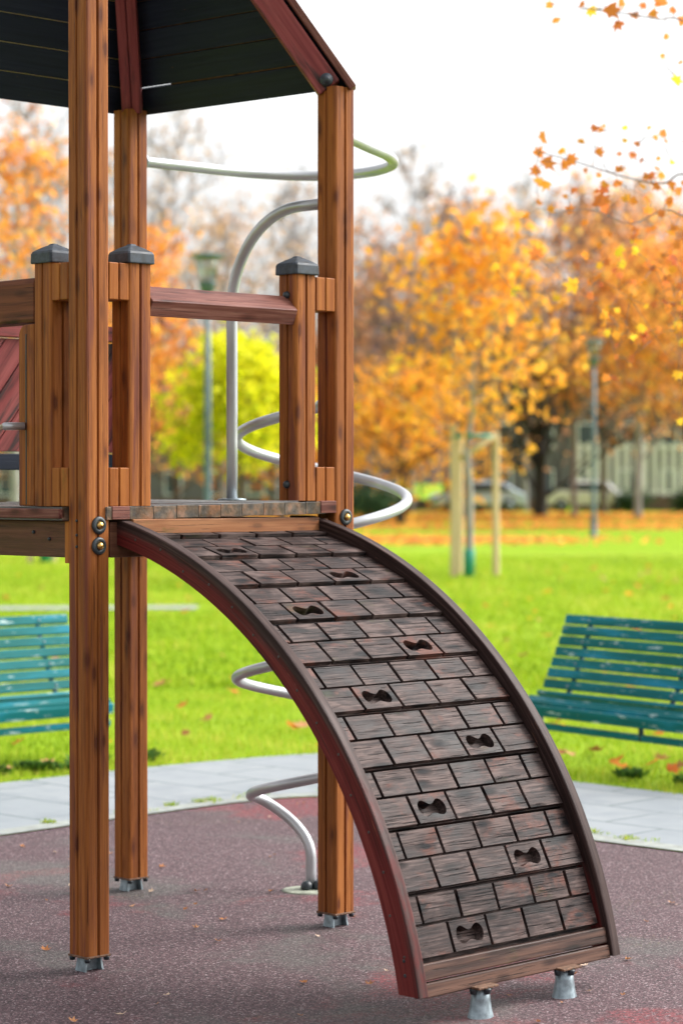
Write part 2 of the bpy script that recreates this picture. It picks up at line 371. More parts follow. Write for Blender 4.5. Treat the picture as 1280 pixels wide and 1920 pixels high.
def sheet(name, pts, z, mat):
    m = MB(); m.add([(x, y, z) for x, y in pts], [tuple(range(len(pts)))]); o = m.build(name, mat); tag(o, kind='structure')
    if o.data.polygons[0].normal.z < 0: o.data.flip_normals()
    return o
sheet('ground', [(-500, -20), (500, -20), (500, 900), (-500, 900)], -.012, M['lawn'])
sheet('rubber_play_surface', inner + [(9, -3), (-9, -3)], .0, M['granulate'])
# kerb strip along the play surface and path paving beyond it
def strip(a, b, z, name, mat, edge=None):
    m = MB(); n = len(a)
    vs = [(x, y, z) for x, y in a] + [(x, y, z) for x, y in b]
    m.add(vs, [(i, i + 1, n + i + 1, n + i) for i in range(n - 1)])
    o = m.build(name, mat)
    for p in o.data.polygons:
        if p.normal.z < 0: o.data.flip_normals(); break
    return tag(o, kind='structure')
def offs(c, d):
    out = []
    for i, (x, y) in enumerate(c):
        x0, y0 = c[max(i - 1, 0)]; x1, y1 = c[min(i + 1, len(c) - 1)]; L = hypot(x1 - x0, y1 - y0)
        out.append((x - (y1 - y0) / L * d, y + (x1 - x0) / L * d))
    return out
k1 = offs(inner, .11)
strip(offs(inner, -.01), k1, .006, 'kerb', M['kerb'])
strip(offs(inner, .118), outer, .004, 'path', M['paving'])
far = [(-40, 28.5), (-12, 28.0), (-6, 27.9), (-3, 28.05), (-1.7, 28.2)]
strip(far, [(x, y + .75) for x, y in far], -.002, 'gravel_path', M['kerb'])

def poly_y(c, x):
    for (x0, y0), (x1, y1) in zip(c, c[1:]):
        if x0 <= x <= x1: return y0 + (y1 - y0) * (x - x0) / max(1e-6, x1 - x0)
    return 1e9
oc = np.array(outer)
def outer_y(x): return np.interp(x, oc[:, 0], oc[:, 1])
ic = np.array(inner)
def inner_y(x): return np.interp(x, ic[:, 0], ic[:, 1])

def blades(name, n, y0, y1, hw, L, wd, mat=None, lift=0, clump=True):
    d = y0 + (y1 - y0) * RNG.random(n) ** 1.25
    x = (RNG.random(n) * 2 - 1) * (hw + .17 * (d - y0) + .02 * d)
    keep = ~((x < -1.6) & (d > 27.7) & (d < 28.95)) & (d > outer_y(x) - .03 + .05 * np.sin(x * 9) * np.sin(x * 23)); d = d[keep]; x = x[keep]; n = len(d)
    # patchy growth
    ph = .5 + .5 * np.sin(x * 3.1 + np.sin(d * 2.3) * 2) * np.sin(d * 2.7 + np.sin(x * 1.7) * 2)
    ln = L * (.45 + .8 * RNG.random(n)) * (.65 + .6 * ph)
    az = RNG.random(n) * 2 * pi; lean = .25 + .9 * RNG.random(n)
    dx, dy = np.cos(az), np.sin(az)
    w = wd * (.6 + .8 * RNG.random(n))
    b = np.stack([x, d, np.full(n, -.015)], 1)
    side = np.stack([-dy * w, dx * w, np.zeros(n)], 1)
    mid = b + np.stack([dx * lean * ln * .25, dy * lean * ln * .25, ln * .55], 1)
    tip = b + np.stack([dx * lean * ln * .8, dy * lean * ln * .8, ln * (1.05 - .35 * lean)], 1)
    V = np.stack([b - side, b + side, mid + side * .8, tip, mid - side * .8], 1).reshape(-1, 3)
    i = np.arange(n)[:, None] * 5
    F = np.concatenate([i + np.array([[0, 1, 2, 4]]), i + np.array([[4, 2, 3, 3]])], 0)
    F4 = i + np.array([[0, 1, 2, 4]]); F3 = i + np.array([[4, 2, 3]])
    lc = np.repeat(np.clip(RNG.normal(.5, .2, n) + .5 * (ph - .5) + .10 * np.sin(x * .9 + 1) * np.sin(d * .6), 0, 1), 5)
    Ft = np.concatenate([i + np.array([[0, 1, 2]]), i + np.array([[0, 2, 4]]), F3], 0)
    return np_mesh(name, V, Ft, lc, mat or M['blade'])
tag(blades('grass', 120000, 9.5, 17.5, 2.6, .055, .0022), 'short bright green grass beside the paved path', 'grass', kind='stuff')
tag(blades('lawn_grass', 120000, 17.5, 48, 4.2, .075, .006), 'bright green lawn stretching back to the trees', 'grass', kind='stuff')

def leafpoly():
    # five-lobed leaf outline, unit size
    P = []
    for k, (ang, r) in enumerate([(90, 1), (66, .52), (38, .88), (18, .48), (-12, .72), (-50, .40), (-90, .28), (-130, .40), (-168, .72), (162, .48), (142, .88), (114, .52)]):
        P.append((r * cos(radians(ang)), r * sin(radians(ang))))
    return P
LP = leafpoly()
def leaf_mesh(name, mat, seed, curl=.25):
    rr = random.Random(seed); vs = [(0, 0, 0)]
    for x, y in LP:
        x *= rr.uniform(.85, 1.15); y *= rr.uniform(.85, 1.15)
        vs.append((x, y, curl * (x * x * rr.uniform(.3, 1) + .4 * y * y) + rr.uniform(-.04, .04)))
    n = len(LP); fs = [(0, 1 + i, 1 + (i + 1) % n) for i in range(n)]
    me = bpy.data.meshes.new(name); me.from_pydata(vs, [], fs); me.update()
    a = me.attributes.new('lc', 'FLOAT', 'POINT'); v = rr.random(); a.data.foreach_set('value', [min(1, max(0, v + rr.uniform(-.1, .1))) for _ in vs])
    me.materials.append(mat); return me

# ------------------------------------------------------------------ the playground tower
tower = empty('playground_tower', (AX, AY, 0), TH)
tag(tower, 'brown wooden climbing tower with dark pointed roof, deck and curved brick-pattern ramp', 'playground tower')
H = .0455
def post_profile(h=H, r=.010, gw=.0052, gd=.012):
    P = []
    for k in range(4):
        a0 = k * pi / 2
        pts = [(h, -h + r), (h, -gw), (h - gd, 0), (h, gw), (h, h - r)]
        for j in range(1, 3):
            t = j / 3 * pi / 2; pts.append((h - r + r * cos(t), h - r + r * sin(t)))
        for x, y in pts: P.append((x * cos(a0) - y * sin(a0), x * sin(a0) + y * cos(a0)))
    return P
PP = post_profile()
def make_foot(parent, x, y):
    m = MB()   # steel plate under the timber
    m.box((x - .047, y - .047, .043), (x + .047, y + .047, .050))
    o = m.build('foot_plate', M['rust'], parent, .002)
    m = MB()
    for sx in (-1, 1):      # two angled steel flanges spreading to the ground
        c = sx * .034
        for (ax_, ay_) in ((1, 0),):
            m.add([(x + c - .004, y - .026, -.01), (x + c + .004, y - .026, -.01), (x + c + .004, y + .026, -.01), (x + c - .004, y + .026, -.01),
                   (x + c * .8 - .004, y - .020, .043), (x + c * .8 + .004, y - .020, .043), (x + c * .8 + .004, y + .020, .043), (x + c * .8 - .004, y + .020, .043)],
                  [(0, 1, 2, 3), (4, 5, 6, 7), (0, 1, 5, 4), (1, 2, 6, 5), (2, 3, 7, 6), (3, 0, 4, 7)])
    m.box((x - .026, y - .004, -.01), (x + .026, y + .004, .043))
    m.build('foot', M['galv'], parent, .0015)
    for sx, sy in ((-1, -1), (1, -1), (-1, 1), (1, 1)):
        m = MB(); m.lathe([(.001, -.013), (.008, -.012), (.0095, -.004), (.0095, .0)], (x + sx * .037, y + sy * .037, .043), n=10)
        m.build('bolt', M['rubber'], parent)
def washer_bolt(parent, c, ax):
    m = MB(); m.lathe([(.027, 0), (.0275, .003), (.024, .007), (.014, .008), (.013, .006)], c, ax, 24); w = m.build('washer', M['rubber'], parent)
    m = MB(); m.lathe([(.012, .003), (.0118, .009), (.009, .014), (.004, .0165), (.0005, .017)], c, ax, 20); m.build('bolt', M['brass'], parent)
def dome(parent, c, ax, r=.010, name='bolt_cap', mat='rubber'):
    m = MB(); m.lathe([(r, 0), (r, r * .4), (r * .85, r * .85), (r * .5, r * 1.15), (.0006, r * 1.25)], c, ax, 14); return m.build(name, M[mat], parent)

posts = {}
for key, (u, v, top) in dict(A=(0, 0, 3.42), B=(1.012, -1.034, 2.845), C=(1.05, 0, 2.812), D=(-.02, -1.04, 2.83)).items():
    m = MB(); m.prism([(u + a, -v + b) for a, b in PP], .050, top, segs=1)
    posts[key] = m.build('post', M['post'], tower, 0)
    make_foot(posts[key], u, -v)
washer_bolt(posts['A'], (.002, -H, 1.362), (0, -1, 0)); washer_bolt(posts['A'], (.002, -H, 1.299), (0, -1, 0))
washer_bolt(posts['C'], (1.052, -H, 1.376), (0, -1, 0))
for z in (1.376, 1.332, 1.297): dome(posts['A'], (-H, 0, z), (-1, 0, 0), .0045, 'bolt')

def dz(u): return .013 * u
# deck boards run away from the ramp; end grain shows at the front
m = MB(); u = -.062
while u < 1.09:
    w = random.choice((.092, .094, .09)); u1 = min(u + w, 1.10)
    # notch the boards round the posts
    v0, v1 = .052, -1.09
    def clipped(a, b, va, vb): m.box((a, -va, 1.377 + dz(a) + random.uniform(-.001, .001)), (b - .0015, -vb, 1.417 + dz(a) + random.uniform(-.0015, .0015)), 1)
    if u1 < .052: clipped(u, u1, -.052, -.985)
    elif u < .0: clipped(u, .048, -.052, -.985)
    elif u < .052 < u1 and False: pass
    elif u1 > 1.0: clipped(u, min(u1, 1.06), -.052 if u1 > 1.0 else v0, -.98)
    else: clipped(u, u1, v0, v1)
    u = u1
m.build('deck', M['deck'], tower, .0015)
# deck front strip ends beside the posts (red-brown capping pieces)
for a, b in ((.048, .118), (.93, 1.002)):
    m = MB(); m.box((a, -.0545, 1.378 + dz(a)), (b, -.0525 + .02, 1.419 + dz(a)), 0); m.build('deck_trim', M['rail'], tower, .003)
# left deck edge board and beams
m = MB(); m.box((-.075, .052, 1.382), (-.05, .99, 1.412), 1); m.build('deck_edge_board', M['rail'], tower, .003)
m = MB(); m.box((-.030, .072, 1.262), (.004, .98, 1.374), 1); bl = m.build('deck_beam', M['beam'], tower, .003)
for y, z in ((.235, 1.338), (.155, 1.318), (.50, 1.338), (.57, 1.318)): dome(bl, (-.030, y, z), (-1, 0, 0), .006)
m = MB(); m.box((-.040, H, 1.245), (-.004, .068, 1.374), 2); m.build('beam_block', M['block'], tower, .002)
m = MB(); m.box((.06, -.028, 1.262), (.99, .008, 1.372), 0); m.build('deck_beam', M['beam'], tower, .003)
m = MB(); m.box((1.032, .06, 1.262), (1.068, .98, 1.372), 1); m.build('deck_beam', M['beam'], tower, .003)
m = MB(); m.box((.05, 1.020, 1.262), (.96, 1.052, 1.372), 0); m.build('deck_beam', M['beam'], tower, .003)

def cap(parent, u, v, z):
    m = MB(); a = .053; r = .006
    sq = [(a, -a + r), (a, a - r), (a - r, a), (-a + r, a), (-a, a - r), (-a, -a + r), (-a + r, -a), (a - r, -a)]
    lv = [(1.0, 0), (1.015, .004), (1.0, .030), (.93, .037), (.55, .050), (.24, .058), (.17, .062), (.05, .0635)]
    vs = [(u + x * k, -v + y * k, z + h) for k, h in lv for x, y in sq]; n = 8
    fs = [(i * n + j, i * n + (j + 1) % n, (i + 1) * n + (j + 1) % n, (i + 1) * n + j) for i in range(len(lv) - 1) for j in range(n)]
    fs += [tuple(range(n))[::-1], tuple(range(len(vs) - n, len(vs)))]
    m.add(vs, fs); return m.build('post_cap', M['cap'], parent, .0015)
def guard_post(u, v, z0, z1, sp):
    m = MB(); m.prism([(u + a * .985, -v + b * .985) for a, b in PP], z0, z1)
    g = m.build('guard_post', M['post'], tower)
    cap(g, u, v, z1)
    return g
def spacer(a, b, z0, z1, ax):
    # grooved block between two posts; ax 0: runs along u at v=0, ax 1: along v at u=0
    m = MB(); mid = (a + b) / 2; h = H - .001
    if ax == 0:
        m.box((a, -h, z0), (mid - .0025, h, z1), 2); m.box((mid + .0025, -h, z0), (b, h, z1), 2); m.box((mid - .003, -h + .008, z0 + .002), (mid + .003, h - .008, z1 - .002), 2)
    else:
        m.box((-h, a, z0), (h, mid - .0025, z1), 2); m.box((-h, mid + .0025, z0), (h, b, z1), 2); m.box((-h + .008, mid - .003, z0 + .002), (h - .008, mid + .003, z1 - .002), 2)
    return m.build('spacer_block', M['block'], tower, .005)
g1 = guard_post(0, -.172, 1.419, 2.170, 0)
g2 = guard_post(.168, 0, 1.420, 2.168, 0)
g3 = guard_post(.873, 0, 1.432, 2.176, 0)
g4 = guard_post(0, -.868, 1.419, 2.170, 0)
for z0, z1 in ((1.419, 1.538), (2.052, 2.166)):
    spacer(.046, .122, z0, z1, 0); spacer(.9185, 1.0035, z0 + .008, z1 + .005, 0)
    spacer(.046, .126, z0, z1, 1); spacer(.915, .993, z0, z1, 1)
for z in (2.108, 1.485): dome(g3, (.873 - .0435, 0, z), (-1, 0, 0), .013)
# low rounded guard board beside the left guard post
def slab(y0, y1, flip):
    m = MB(); z1 = 1.985; r = .035; P = []
    prof = [(y0, 1.419), (y1, 1.419)]
    if not flip: prof += [(y1, z1 - r)] + [(y1 - r + r * cos(t), z1 - r + r * sin(t)) for t in (pi / 8, pi / 4, 3 * pi / 8, pi / 2)] + [(y0, z1)]
    else: prof += [(y1, z1)] + [(y0 + r - r * cos(t), z1 - r + r * sin(t)) for t in (pi / 2, 3 * pi / 8, pi / 4, pi / 8)] + [(y0, z1 - r)]
    mid = (y0 + y1) / 2
    m.prism([(y, z) for y, z in prof], -.0435, .0435, 0)
    # grain upright
    g = m.g; m.g = [(c[2], c[1], c[0]) for c in g]
    o = m.build('guard_board', M['post'], tower, .004)
    mm = MB(); mm.box((-.0448, mid - .0022, 1.424), (-.0434, mid + .0022, z1 - .03), 2); mm.build('groove', M['rubber'], o)  # flat black strip on the face standing in for the shade of a groove
    return o
slab(.217, .296, False); slab(.744, .822, True)
m = MB(); m.prism([(-.042, 1.990), (-.045, 2.000), (-.045, 2.110), (-.038, 2.128), (.022, 2.132), (.028, 2.120), (.028, 1.995), (.022, 1.988)], .2165, .8235, 1)
m.g = [(c[0], c[1], c[2]) for c in m.g]
m.build('handrail', M['railbrown'], tower, .004)
# front handrail: squared timber turned on edge
m = MB(); m.prism([(.004, 2.106), (-.050, 2.056), (-.030, 2.008), (.030, 2.042)], .2125, .8295, 0)
m.build('handrail', M['rail'], tower, .003)
# rope with steel ferrule
p0 = Vector((-.046, .262, 1.668))
m = MB(); m.lathe([(.012, 0), (.012, .062), (.0105, .066), (.009, .07)], p0 + Vector((-.002, 0, 0)), (-.93, .36, -.02), 16); fr = m.build('rope_ferrule', M['steel'], tower)
m = MB(); path = []
for i in range(90):
    s_ = .064 + i * .012; path.append(p0 + Vector((-.93 * s_, .36 * s_, -.03 * s_ - .05 * s_ * s_)))
for k in range(3):
    pts = []
    for i, p in enumerate(path):
        a = i * .55 + k * 2 * pi / 3; pts.append(p + Vector((.36, .93, 0)) * .0042 * cos(a) + Vector((0, 0, 1)) * .0042 * sin(a))
    m.tube(pts, .0052, 7)
m.build('rope', M['rope'], tower)
# red diagonal board panel on the far side
m = MB(); Y0 = 1.045
from_x, to_x, zb_, zt_ = .03, .965, 1.60, 1.995
ang = radians(52); step = .098
k = -14
while k < 24:
    # clip each slanting board against the panel rectangle
    def cl(poly, f):
        out = []
        for i in range(len(poly)):
            a, b = poly[i], poly[(i + 1) % len(poly)]; fa, fb = f(a), f(b)
            if fa >= 0: out.append(a)
            if (fa >= 0) != (fb >= 0): tt = fa / (fa - fb); out.append((a[0] + (b[0] - a[0]) * tt, a[1] + (b[1] - a[1]) * tt))
        return out
    ox = from_x + k * step / sin(ang); dx, dzz = cos(ang), sin(ang); w = (step - .004) / sin(ang)
    poly = [(ox - 1 * dx, zb_ - 1 * dzz), (ox + w - 1 * dx, zb_ - 1 * dzz), (ox + w + 2 * dx, zb_ + 2 * dzz), (ox + 2 * dx, zb_ + 2 * dzz)]
    for f in (lambda p: p[0] - from_x, lambda p: to_x - p[0], lambda p: p[1] - zb_, lambda p: zt_ - p[1]): poly = cl(poly, f) if poly else poly
    if len(poly) > 2:
        n = len(poly); vs = [(x, Y0, z) for x, z in poly] + [(x, Y0 + .024, z) for x, z in poly]
        o_ = [random.uniform(0, 30) for _ in range(3)]
        gs = [(x * dx + z * dzz + o_[0], -x * dzz + z * dx + o_[1], y + o_[2]) for x, y, z in vs]
        m.add(vs, [tuple(range(n))[::-1], tuple(range(n, 2 * n))] + [(i, (i + 1) % n, n + (i + 1) % n, n + i) for i in range(n)], gs)
    k += 1
m.build('side_panel', M['red'], tower, .002)
m = MB(); m.box((.03, 1.03, 1.535), (.966, 1.072, 1.592), 0); m.build('panel_rail', M['roof'], tower, .004)
m = MB(); m.box((.03, 1.03, 2.0), (.966, 1.072, 2.055), 0); m.build('panel_rail', M['red'], tower, .004)

# roof: dark boards on red hip rafters, open towards the ramp
apex = Vector((.52, .52, 3.93))
Bc, Cc, Dc = Vector((1.07, 1.08, 2.835)), Vector((1.082, -.032, 2.815)), Vector((-.07, 1.08, 2.835))
def roof_face(P, Q, name):
    m = MB(); e = (Q - P); nrm = e.cross(apex - P).normalized()
    if nrm.z < 0: nrm = -nrm
    L = ((apex - (P + Q) / 2)).length; nb = 12
    for i in range(nb):
        t0, t1 = i / nb, (i + 1) / nb - (.0052 if (name == 'e' and i == 0) else .0034)
        a, b, c, d = P.lerp(apex, t0), Q.lerp(apex, t0), Q.lerp(apex, t1), P.lerp(apex, t1)
        vs = [a, b, c, d] + [q + nrm * .022 for q in (a, b, c, d)]
        o_ = [random.uniform(0, 30) for _ in range(3)]; ed = e.normalized(); up = (apex - (P + Q) / 2).normalized()
        gs = [(q.dot(ed) + o_[0], q.dot(up) + o_[1], q.dot(nrm) + o_[2]) for q in vs]
        m.add(vs, [(3, 2, 1, 0), (4, 5, 6, 7), (0, 1, 5, 4), (1, 2, 6, 5), (2, 3, 7, 6), (3, 0, 4, 7)], gs)
    mt = MB()
    for i in range(nb - 1):     # lapped tongue closing each joint
        t0, t1 = (i + .9) / nb, (i + 1.1) / nb
        k0, k1 = (.0, .80) if (name == 'e' and i == 0) else (0, 1)
        a, b, c, d = (P.lerp(Q, k0)).lerp(apex, t0), (P.lerp(Q, k1)).lerp(apex, t0), (P.lerp(Q, k1)).lerp(apex, t1), (P.lerp(Q, k0)).lerp(apex, t1)
        vs = [q + nrm * .006 for q in (a, b, c, d)] + [q + nrm * .012 for q in (a, b, c, d)]
        mt.add(vs, [(3, 2, 1, 0), (4, 5, 6, 7), (0, 1, 5, 4), (1, 2, 6, 5), (2, 3, 7, 6), (3, 0, 4, 7)])
    rf_ = m.build('roof_face', M['roof'], roof, .0012); mt.build('joint_strip', M['stake'] if name == 'b' else M['beam'], rf_)
    return rf_
roof = empty('roof', (0, 0, 0), 0, tower)
roof_face(Cc, Bc, 'e'); roof_face(Dc, Bc, 'b')
def rafter(P, w=.035, h=.085, drop=.004, groove=False, ext=0.0, mat='red'):
    d = (apex - P).normalized(); side = d.cross(Vector((0, 0, 1))).normalized(); up = side.cross(d).normalized()
    if up.z < 0: up = -up
    a, b = P - d * ext, apex - d * .02
    m = MB(); o_ = [random.uniform(0, 30) for _ in range(3)]
    def bar(s0, s1, u0, u1, a=a, b=b):
        vs = [p + side * s + up * q for p in (a, b) for s in (s0, s1) for q in (u0, u1)]
        gs = [((q - P).dot(d) + o_[0], (q - P).dot(side) + o_[1], (q - P).dot(up) + o_[2]) for q in vs]
        m.add(vs, [(0, 1, 3, 2), (4, 6, 7, 5), (0, 4, 5, 1), (2, 3, 7, 6), (0, 2, 6, 4), (1, 5, 7, 3)], gs)
    if groove: bar(-w, -.002, -drop - h, -drop); bar(.002, w, -drop - h, -drop); bar(-.003, .003, -drop - h + .008, -drop - .002)
    else: bar(-w, w, -drop - h, -drop)
    return m.build('rafter', M[mat], roof, .006), d, side, up
rafter(Bc, .036, .08, .012, True, -.06)
rC, dC, sC, uC = rafter(Cc, .034, .085, .014, False, -.034)
rafter(Dc, .034, .08, .012, True, -.06)
rafter(Vector((-.03, -.03, 3.05)), .034, .085, .014, False, 0)
# edge board laid along the cut edge of the roof above the front rafter
d = (apex - Cc).normalized(); sgn = -1
side = sC if (sC.x * 1 + sC.y * -1) > 0 else -sC
m = MB(); vs = []
for p in (Cc - d * .012, apex):
    for s_ in (-.045, .0385):
        for q in (-.004, .020): vs.append(p + side * s_ + uC * q)
gs = [((q - Cc).dot(d), (q - Cc).dot(side), (q - Cc).dot(uC)) for q in vs]
m.add(vs, [(0, 1, 3, 2), (4, 6, 7, 5), (0, 4, 5, 1), (2, 3, 7, 6), (0, 2, 6, 4), (1, 5, 7, 3)], gs)
m.build('edge_board', M['rail'], roof, .003)
c = Cc + d * .060 - uC * .050 + side * .034
m = MB(); m.lathe([(.022, 0), (.022, .010), (.019, .015), (.012, .017), (.0115, .022), (.008, .026), (.0006, .027)], c, side, 22); m.build('bolt_cap', M['cap'], roof)

# spiral climbing pole: one bent steel tube from the deck edge, over and down in a helix
R_T = .0195
hc = Vector((1.506, .542, 0))           # helix axis (tower coordinates, y = -v)
pole0 = Vector((1.035, .505, 1.43))
R0 = .311; pitch = .437
def helix_pt(z, th, r): return Vector((hc.x + r * cos(th), hc.y + r * sin(th), z))
# grab rail arching from the deck edge over to the right post
endA = Vector((1.052, .045, 2.432))
dirh = Vector((endA.x - pole0.x, endA.y - pole0.y, 0)); Lh = dirh.length; dirh.normalize(); rb = .335; zc = 2.432 - rb
pa = [pole0 + Vector((0, 0, h)) for h in (0, .2, .4, .6)]
for k in range(0, 15):
    a = k / 14 * pi / 2; pa.append(Vector((pole0.x, pole0.y, zc)) + dirh * (rb - rb * cos(a)) + Vector((0, 0, rb * sin(a))))
pa.append(endA)
m = MB(); m.tube(pa, R_T, 16); m.build('grab_rail', M['steel'], tower)
aL = pi - TH           # direction of world -X in tower frame
zl1 = 1.648
th_start = aL + radians(88); z_s = zl1 + pitch * 88 / 360
hs_ = helix_pt(z_s, th_start, R0)
pts = [Vector((1.088, .03, z_s + .02)), Vector((1.12, .10, z_s + .02)), hs_ + (Vector((1.12, .10, z_s)) - hs_) * .35 + Vector((0, 0, .012))]
tot = 88 + 360 * 3; N = 160
for i in range(N + 1):
    a = i * tot / N; sh = max(0, (a - (tot - 150)) / 150); pts.append(helix_pt(z_s - pitch * a / 360 + .010 * sh, th_start - radians(a), R0 - .052 * sh * sh * (3 - 2 * sh)))
P0 = pts[-1]; thE = th_start - radians(tot); T0 = Vector((sin(thE), -cos(thE), -.10)).normalized()
foot = Vector((1.483, .575, 0)); P3 = foot + Vector((0, 0, .12))
for k in range(1, 17):
    t_ = k / 16; b0, b1, b2, b3 = (1 - t_) ** 3, 3 * t_ * (1 - t_) ** 2, 3 * t_ * t_ * (1 - t_), t_ ** 3
    pts.append(P0 * b0 + (P0 + T0 * .20) * b1 + (P3 + Vector((0, 0, .13))) * b2 + P3 * b3)
pts += [foot + Vector((0, 0, .06)), foot + Vector((0, 0, -.005))]
m = MB(); m.tube(pts, R_T, 16); sp = m.build('climbing_spiral', M['steel'], tower)
# top ring rail from the back post round to the right post
ring = []
def w2t(X, Y, Z): 
    dx_, dy_ = X - AX, Y - AY; return Vector((dx_ * cos(TH) + dy_ * sin(TH), -dx_ * sin(TH) + dy_ * cos(TH), Z))
ctrl = [(-.73, 8.86, 2.665), (-.55, 9.02, 2.665), (-.33, 9.20, 2.665), (-.10, 9.28, 2.665), (.09, 9.18, 2.665), (.185, 8.97, 2.665), (.17, 8.72, 2.665), (.09, 8.46, 2.665), (.01, 8.20, 2.665)]
m = MB(); m.tube([w2t(*p) for p in smooth_curve(ctrl, 7)], R_T, 14); m.build('ring_rail', M['steel'], tower)
q = w2t(.01, 8.20, 2.665)
m = MB(); m.lathe([(.035, 0), (.035, .008), (.022, .010), (.022, .02)], w2t(-.765, 8.835, 2.665) + Vector((.046, 0, 0)), (1, 0, 0), 16); m.build('flange', M['galv'], tower)
m = MB(); m.lathe([(.05, 0), (.05, .006), (.03, .008)], pole0 - Vector((0, 0, .002)), (0, 0, 1), 16); m.build('flange', M['galv'], tower)
for k in range(3):
    a = radians(200 + k * 75)
    m = MB(); m.lathe([(.018, 0), (.022, .008), (.021, .022), (.012, .032), (.0008, .034)], (1.483 + .036 * cos(a), .575 + .036 * sin(a), .004), (0, 0, 1), 14); m.build('bolt_cap', M['rubber'], sp)

# ------------------------------------------------------------------ the curved climbing ramp
ramp = empty('climbing_ramp', (.525, 0, 0), .0243, tower)
ramp.rotation_euler = (0, .0038, .0243)
CV, CZ, RO, RI, RP = -.3221, -.2186, 1.632, 1.556, 1.597
uL, uR, tS = .0818 - .525, .9682 - .525, .038
def arc(r, a): return (CV + r * cos(a), CZ + r * sin(a))       # (v, z)
def stringer(x0, x1, mk):
    m = MB(); A0, A1 = radians(11.2), radians(78.6); n = 46
    prof = []  # list of sections, each 4 corners (r inner/outer) with rounded top edges
    secs = []
    def sec(pin, pout, s_):
        # interpolate between inner and outer edge points; rounded outer corners
        (vi, zi), (vo, zo) = pin, pout
        def P(x, k): return (x, -(vi + (vo - vi) * k), zi + (zo - zi) * k)
        e = .0028; kk = .035
        return [P(x0, 0.0), P(x1, 0.0), P(x1, 1 - kk * 1.6), P(x1 - e * .5, 1 - kk * .4), P(x1 - e * 1.8, 1), P(x0 + e * 1.8, 1), P(x0 + e * .5, 1 - kk * .4), P(x0, 1 - kk * 1.6)], s_
    s_ = 0
    # horizontal cut at the foot
    zb = .090
    def at_z(r): return (CV + sqrt(r * r - (zb - CZ) ** 2), zb)
    secs.append(sec(at_z(RI), at_z(RO), 0))
    for i in range(1, n + 1):
        a = A0 + (A1 - A0) * i / n; secs.append(sec(arc(RI, a), arc(RO, a), RO * (a - A0)))
    vi, zi = arc(RI, A1); vo, zo = arc(RO, A1)
    secs.append(sec((-.02, zi + .004), (-.03, zo + .002), RO * (A1 - A0) + .04)); secs.append(sec((-.09, zi + .004), (-.09, zo + .002), RO * (A1 - A0) + .1))
    vs = []; gs = []
    oo = 0
    for sc, s_ in secs:
        for j, p in enumerate(sc): vs.append(p); gs.append((s_ + oo, (j in (2, 3, 4, 5, 6, 7)) * .076 + (0 if j not in (3, 4, 5, 6) else .004), p[0] + 3))
    k = 8; fs = []
    for i in range(len(secs) - 1):
        for j in range(k): fs.append((i * k + j, i * k + (j + 1) % k, (i + 1) * k + (j + 1) % k, (i + 1) * k + j))
    fs += [tuple(range(k))[::-1], tuple(range(len(vs) - k, len(vs)))]
    m.add(vs, fs, gs)
    return m.build('stringer', M[mk], ramp)
# stringer paint: red on the flanks, worn grey-brown along the top edge (wear follows the board's own edge coordinate)
def stringer_mat(name, lo, hi, s0, s1, amt):
    t = NT(name); g = t.attr('gc'); sp_ = t.n('ShaderNodeSeparateXYZ'); t.l(g, sp_.inputs[0])
    fib = t.noise(t.mapp(g, (2.5, 110, 60)), 1, 5, .6, .3); bd = t.noise(t.mapp(g, (1.6, 26, 8)), 1, 5, .65)
    redc = t.ramp(t.math('MULTIPLY_ADD', fib, .5, t.math('MULTIPLY', bd, .5)), [(.34, (.055, .008, .008)), (.48, (.115, .016, .015)), (.62, (.17, .032, .027))])
    wc = t.ramp(fib, [(.32, (.016, .009, .008)), (.5, (.036, .020, .018)), (.66, (.075, .046, .041))])
    w = t.math('ADD', sp_.outputs[1], t.math('MULTIPLY', t.math('SUBTRACT', bd, .5), .14))
    w = t.math('SUBTRACT', w, t.rng(sp_.outputs[0], s0, s1, amt, 0))
    wf = t.rng(w, lo, hi)
    col = t.mix(wf, redc, wc)
    ed = t.math('MULTIPLY', t.rng(sp_.outputs[1], .0745, .0758), t.rng(t.noise(t.mapp(g, (9, 20, 30)), 1, 5, .7), .40, .60, .25, .9))
    col = t.mix(ed, col, t.ramp(fib, [(.3, (.028, .016, .015)), (.7, (.078, .052, .047))]))
    pk = t.rng(t.noise(t.mapp(g, (3.5, 70, 20), (4, 4, 4)), 1, 6, .75), .645, .70)
    col = t.mix(t.math('MULTIPLY', pk, .65), col, (.36, .14, .085, 1))
    cr = t.rng(t.noise(t.mapp(g, (3, 160, 60), (1, 4, 4)), 1, 4, .7), .60, .68)
    col = t.mix(t.math('MULTIPLY', cr, .6), col, (.018, .010, .010, 1))
    return t.bsdf(col, t.rng(bd, .3, .7, .50, .70), 0, t.math('SUBTRACT', fib, cr), .4, .0025, .14)
M['stringer'] = stringer_mat('worn_red_stringer', .026, .058, .1, 1.1, .040)
M['stringer_worn'] = stringer_mat('grey_worn_stringer', -.02, .01, .05, .7, .050)
sl = stringer(uL, uL + tS, 'stringer'); sr = stringer(uR - tS, uR, 'stringer_worn')
sr['label'] = 'darker weathered side beam'
for i in range(15):      # screw heads along the outer flank
    a = radians(74.5 - i * 4.25); r = RI + .036 + .012 * sin(i * 2.3)
    v, z = arc(r, a); m = MB(); m.lathe([(.0042, 0), (.0040, .0012), (.0018, .0008)], (uL, -v, z), (-1, 0, 0), 9); m.build('screw', M['screw'], sl)
for z, v in ((.185, 1.222), (.145, 1.226)):
    m = MB(); m.lathe([(.0055, 0), (.005, .0008), (.002, .0002)], (uL, -v, z), (-1, 0, 0), 9); m.build('screw', M['rubber'], sl)

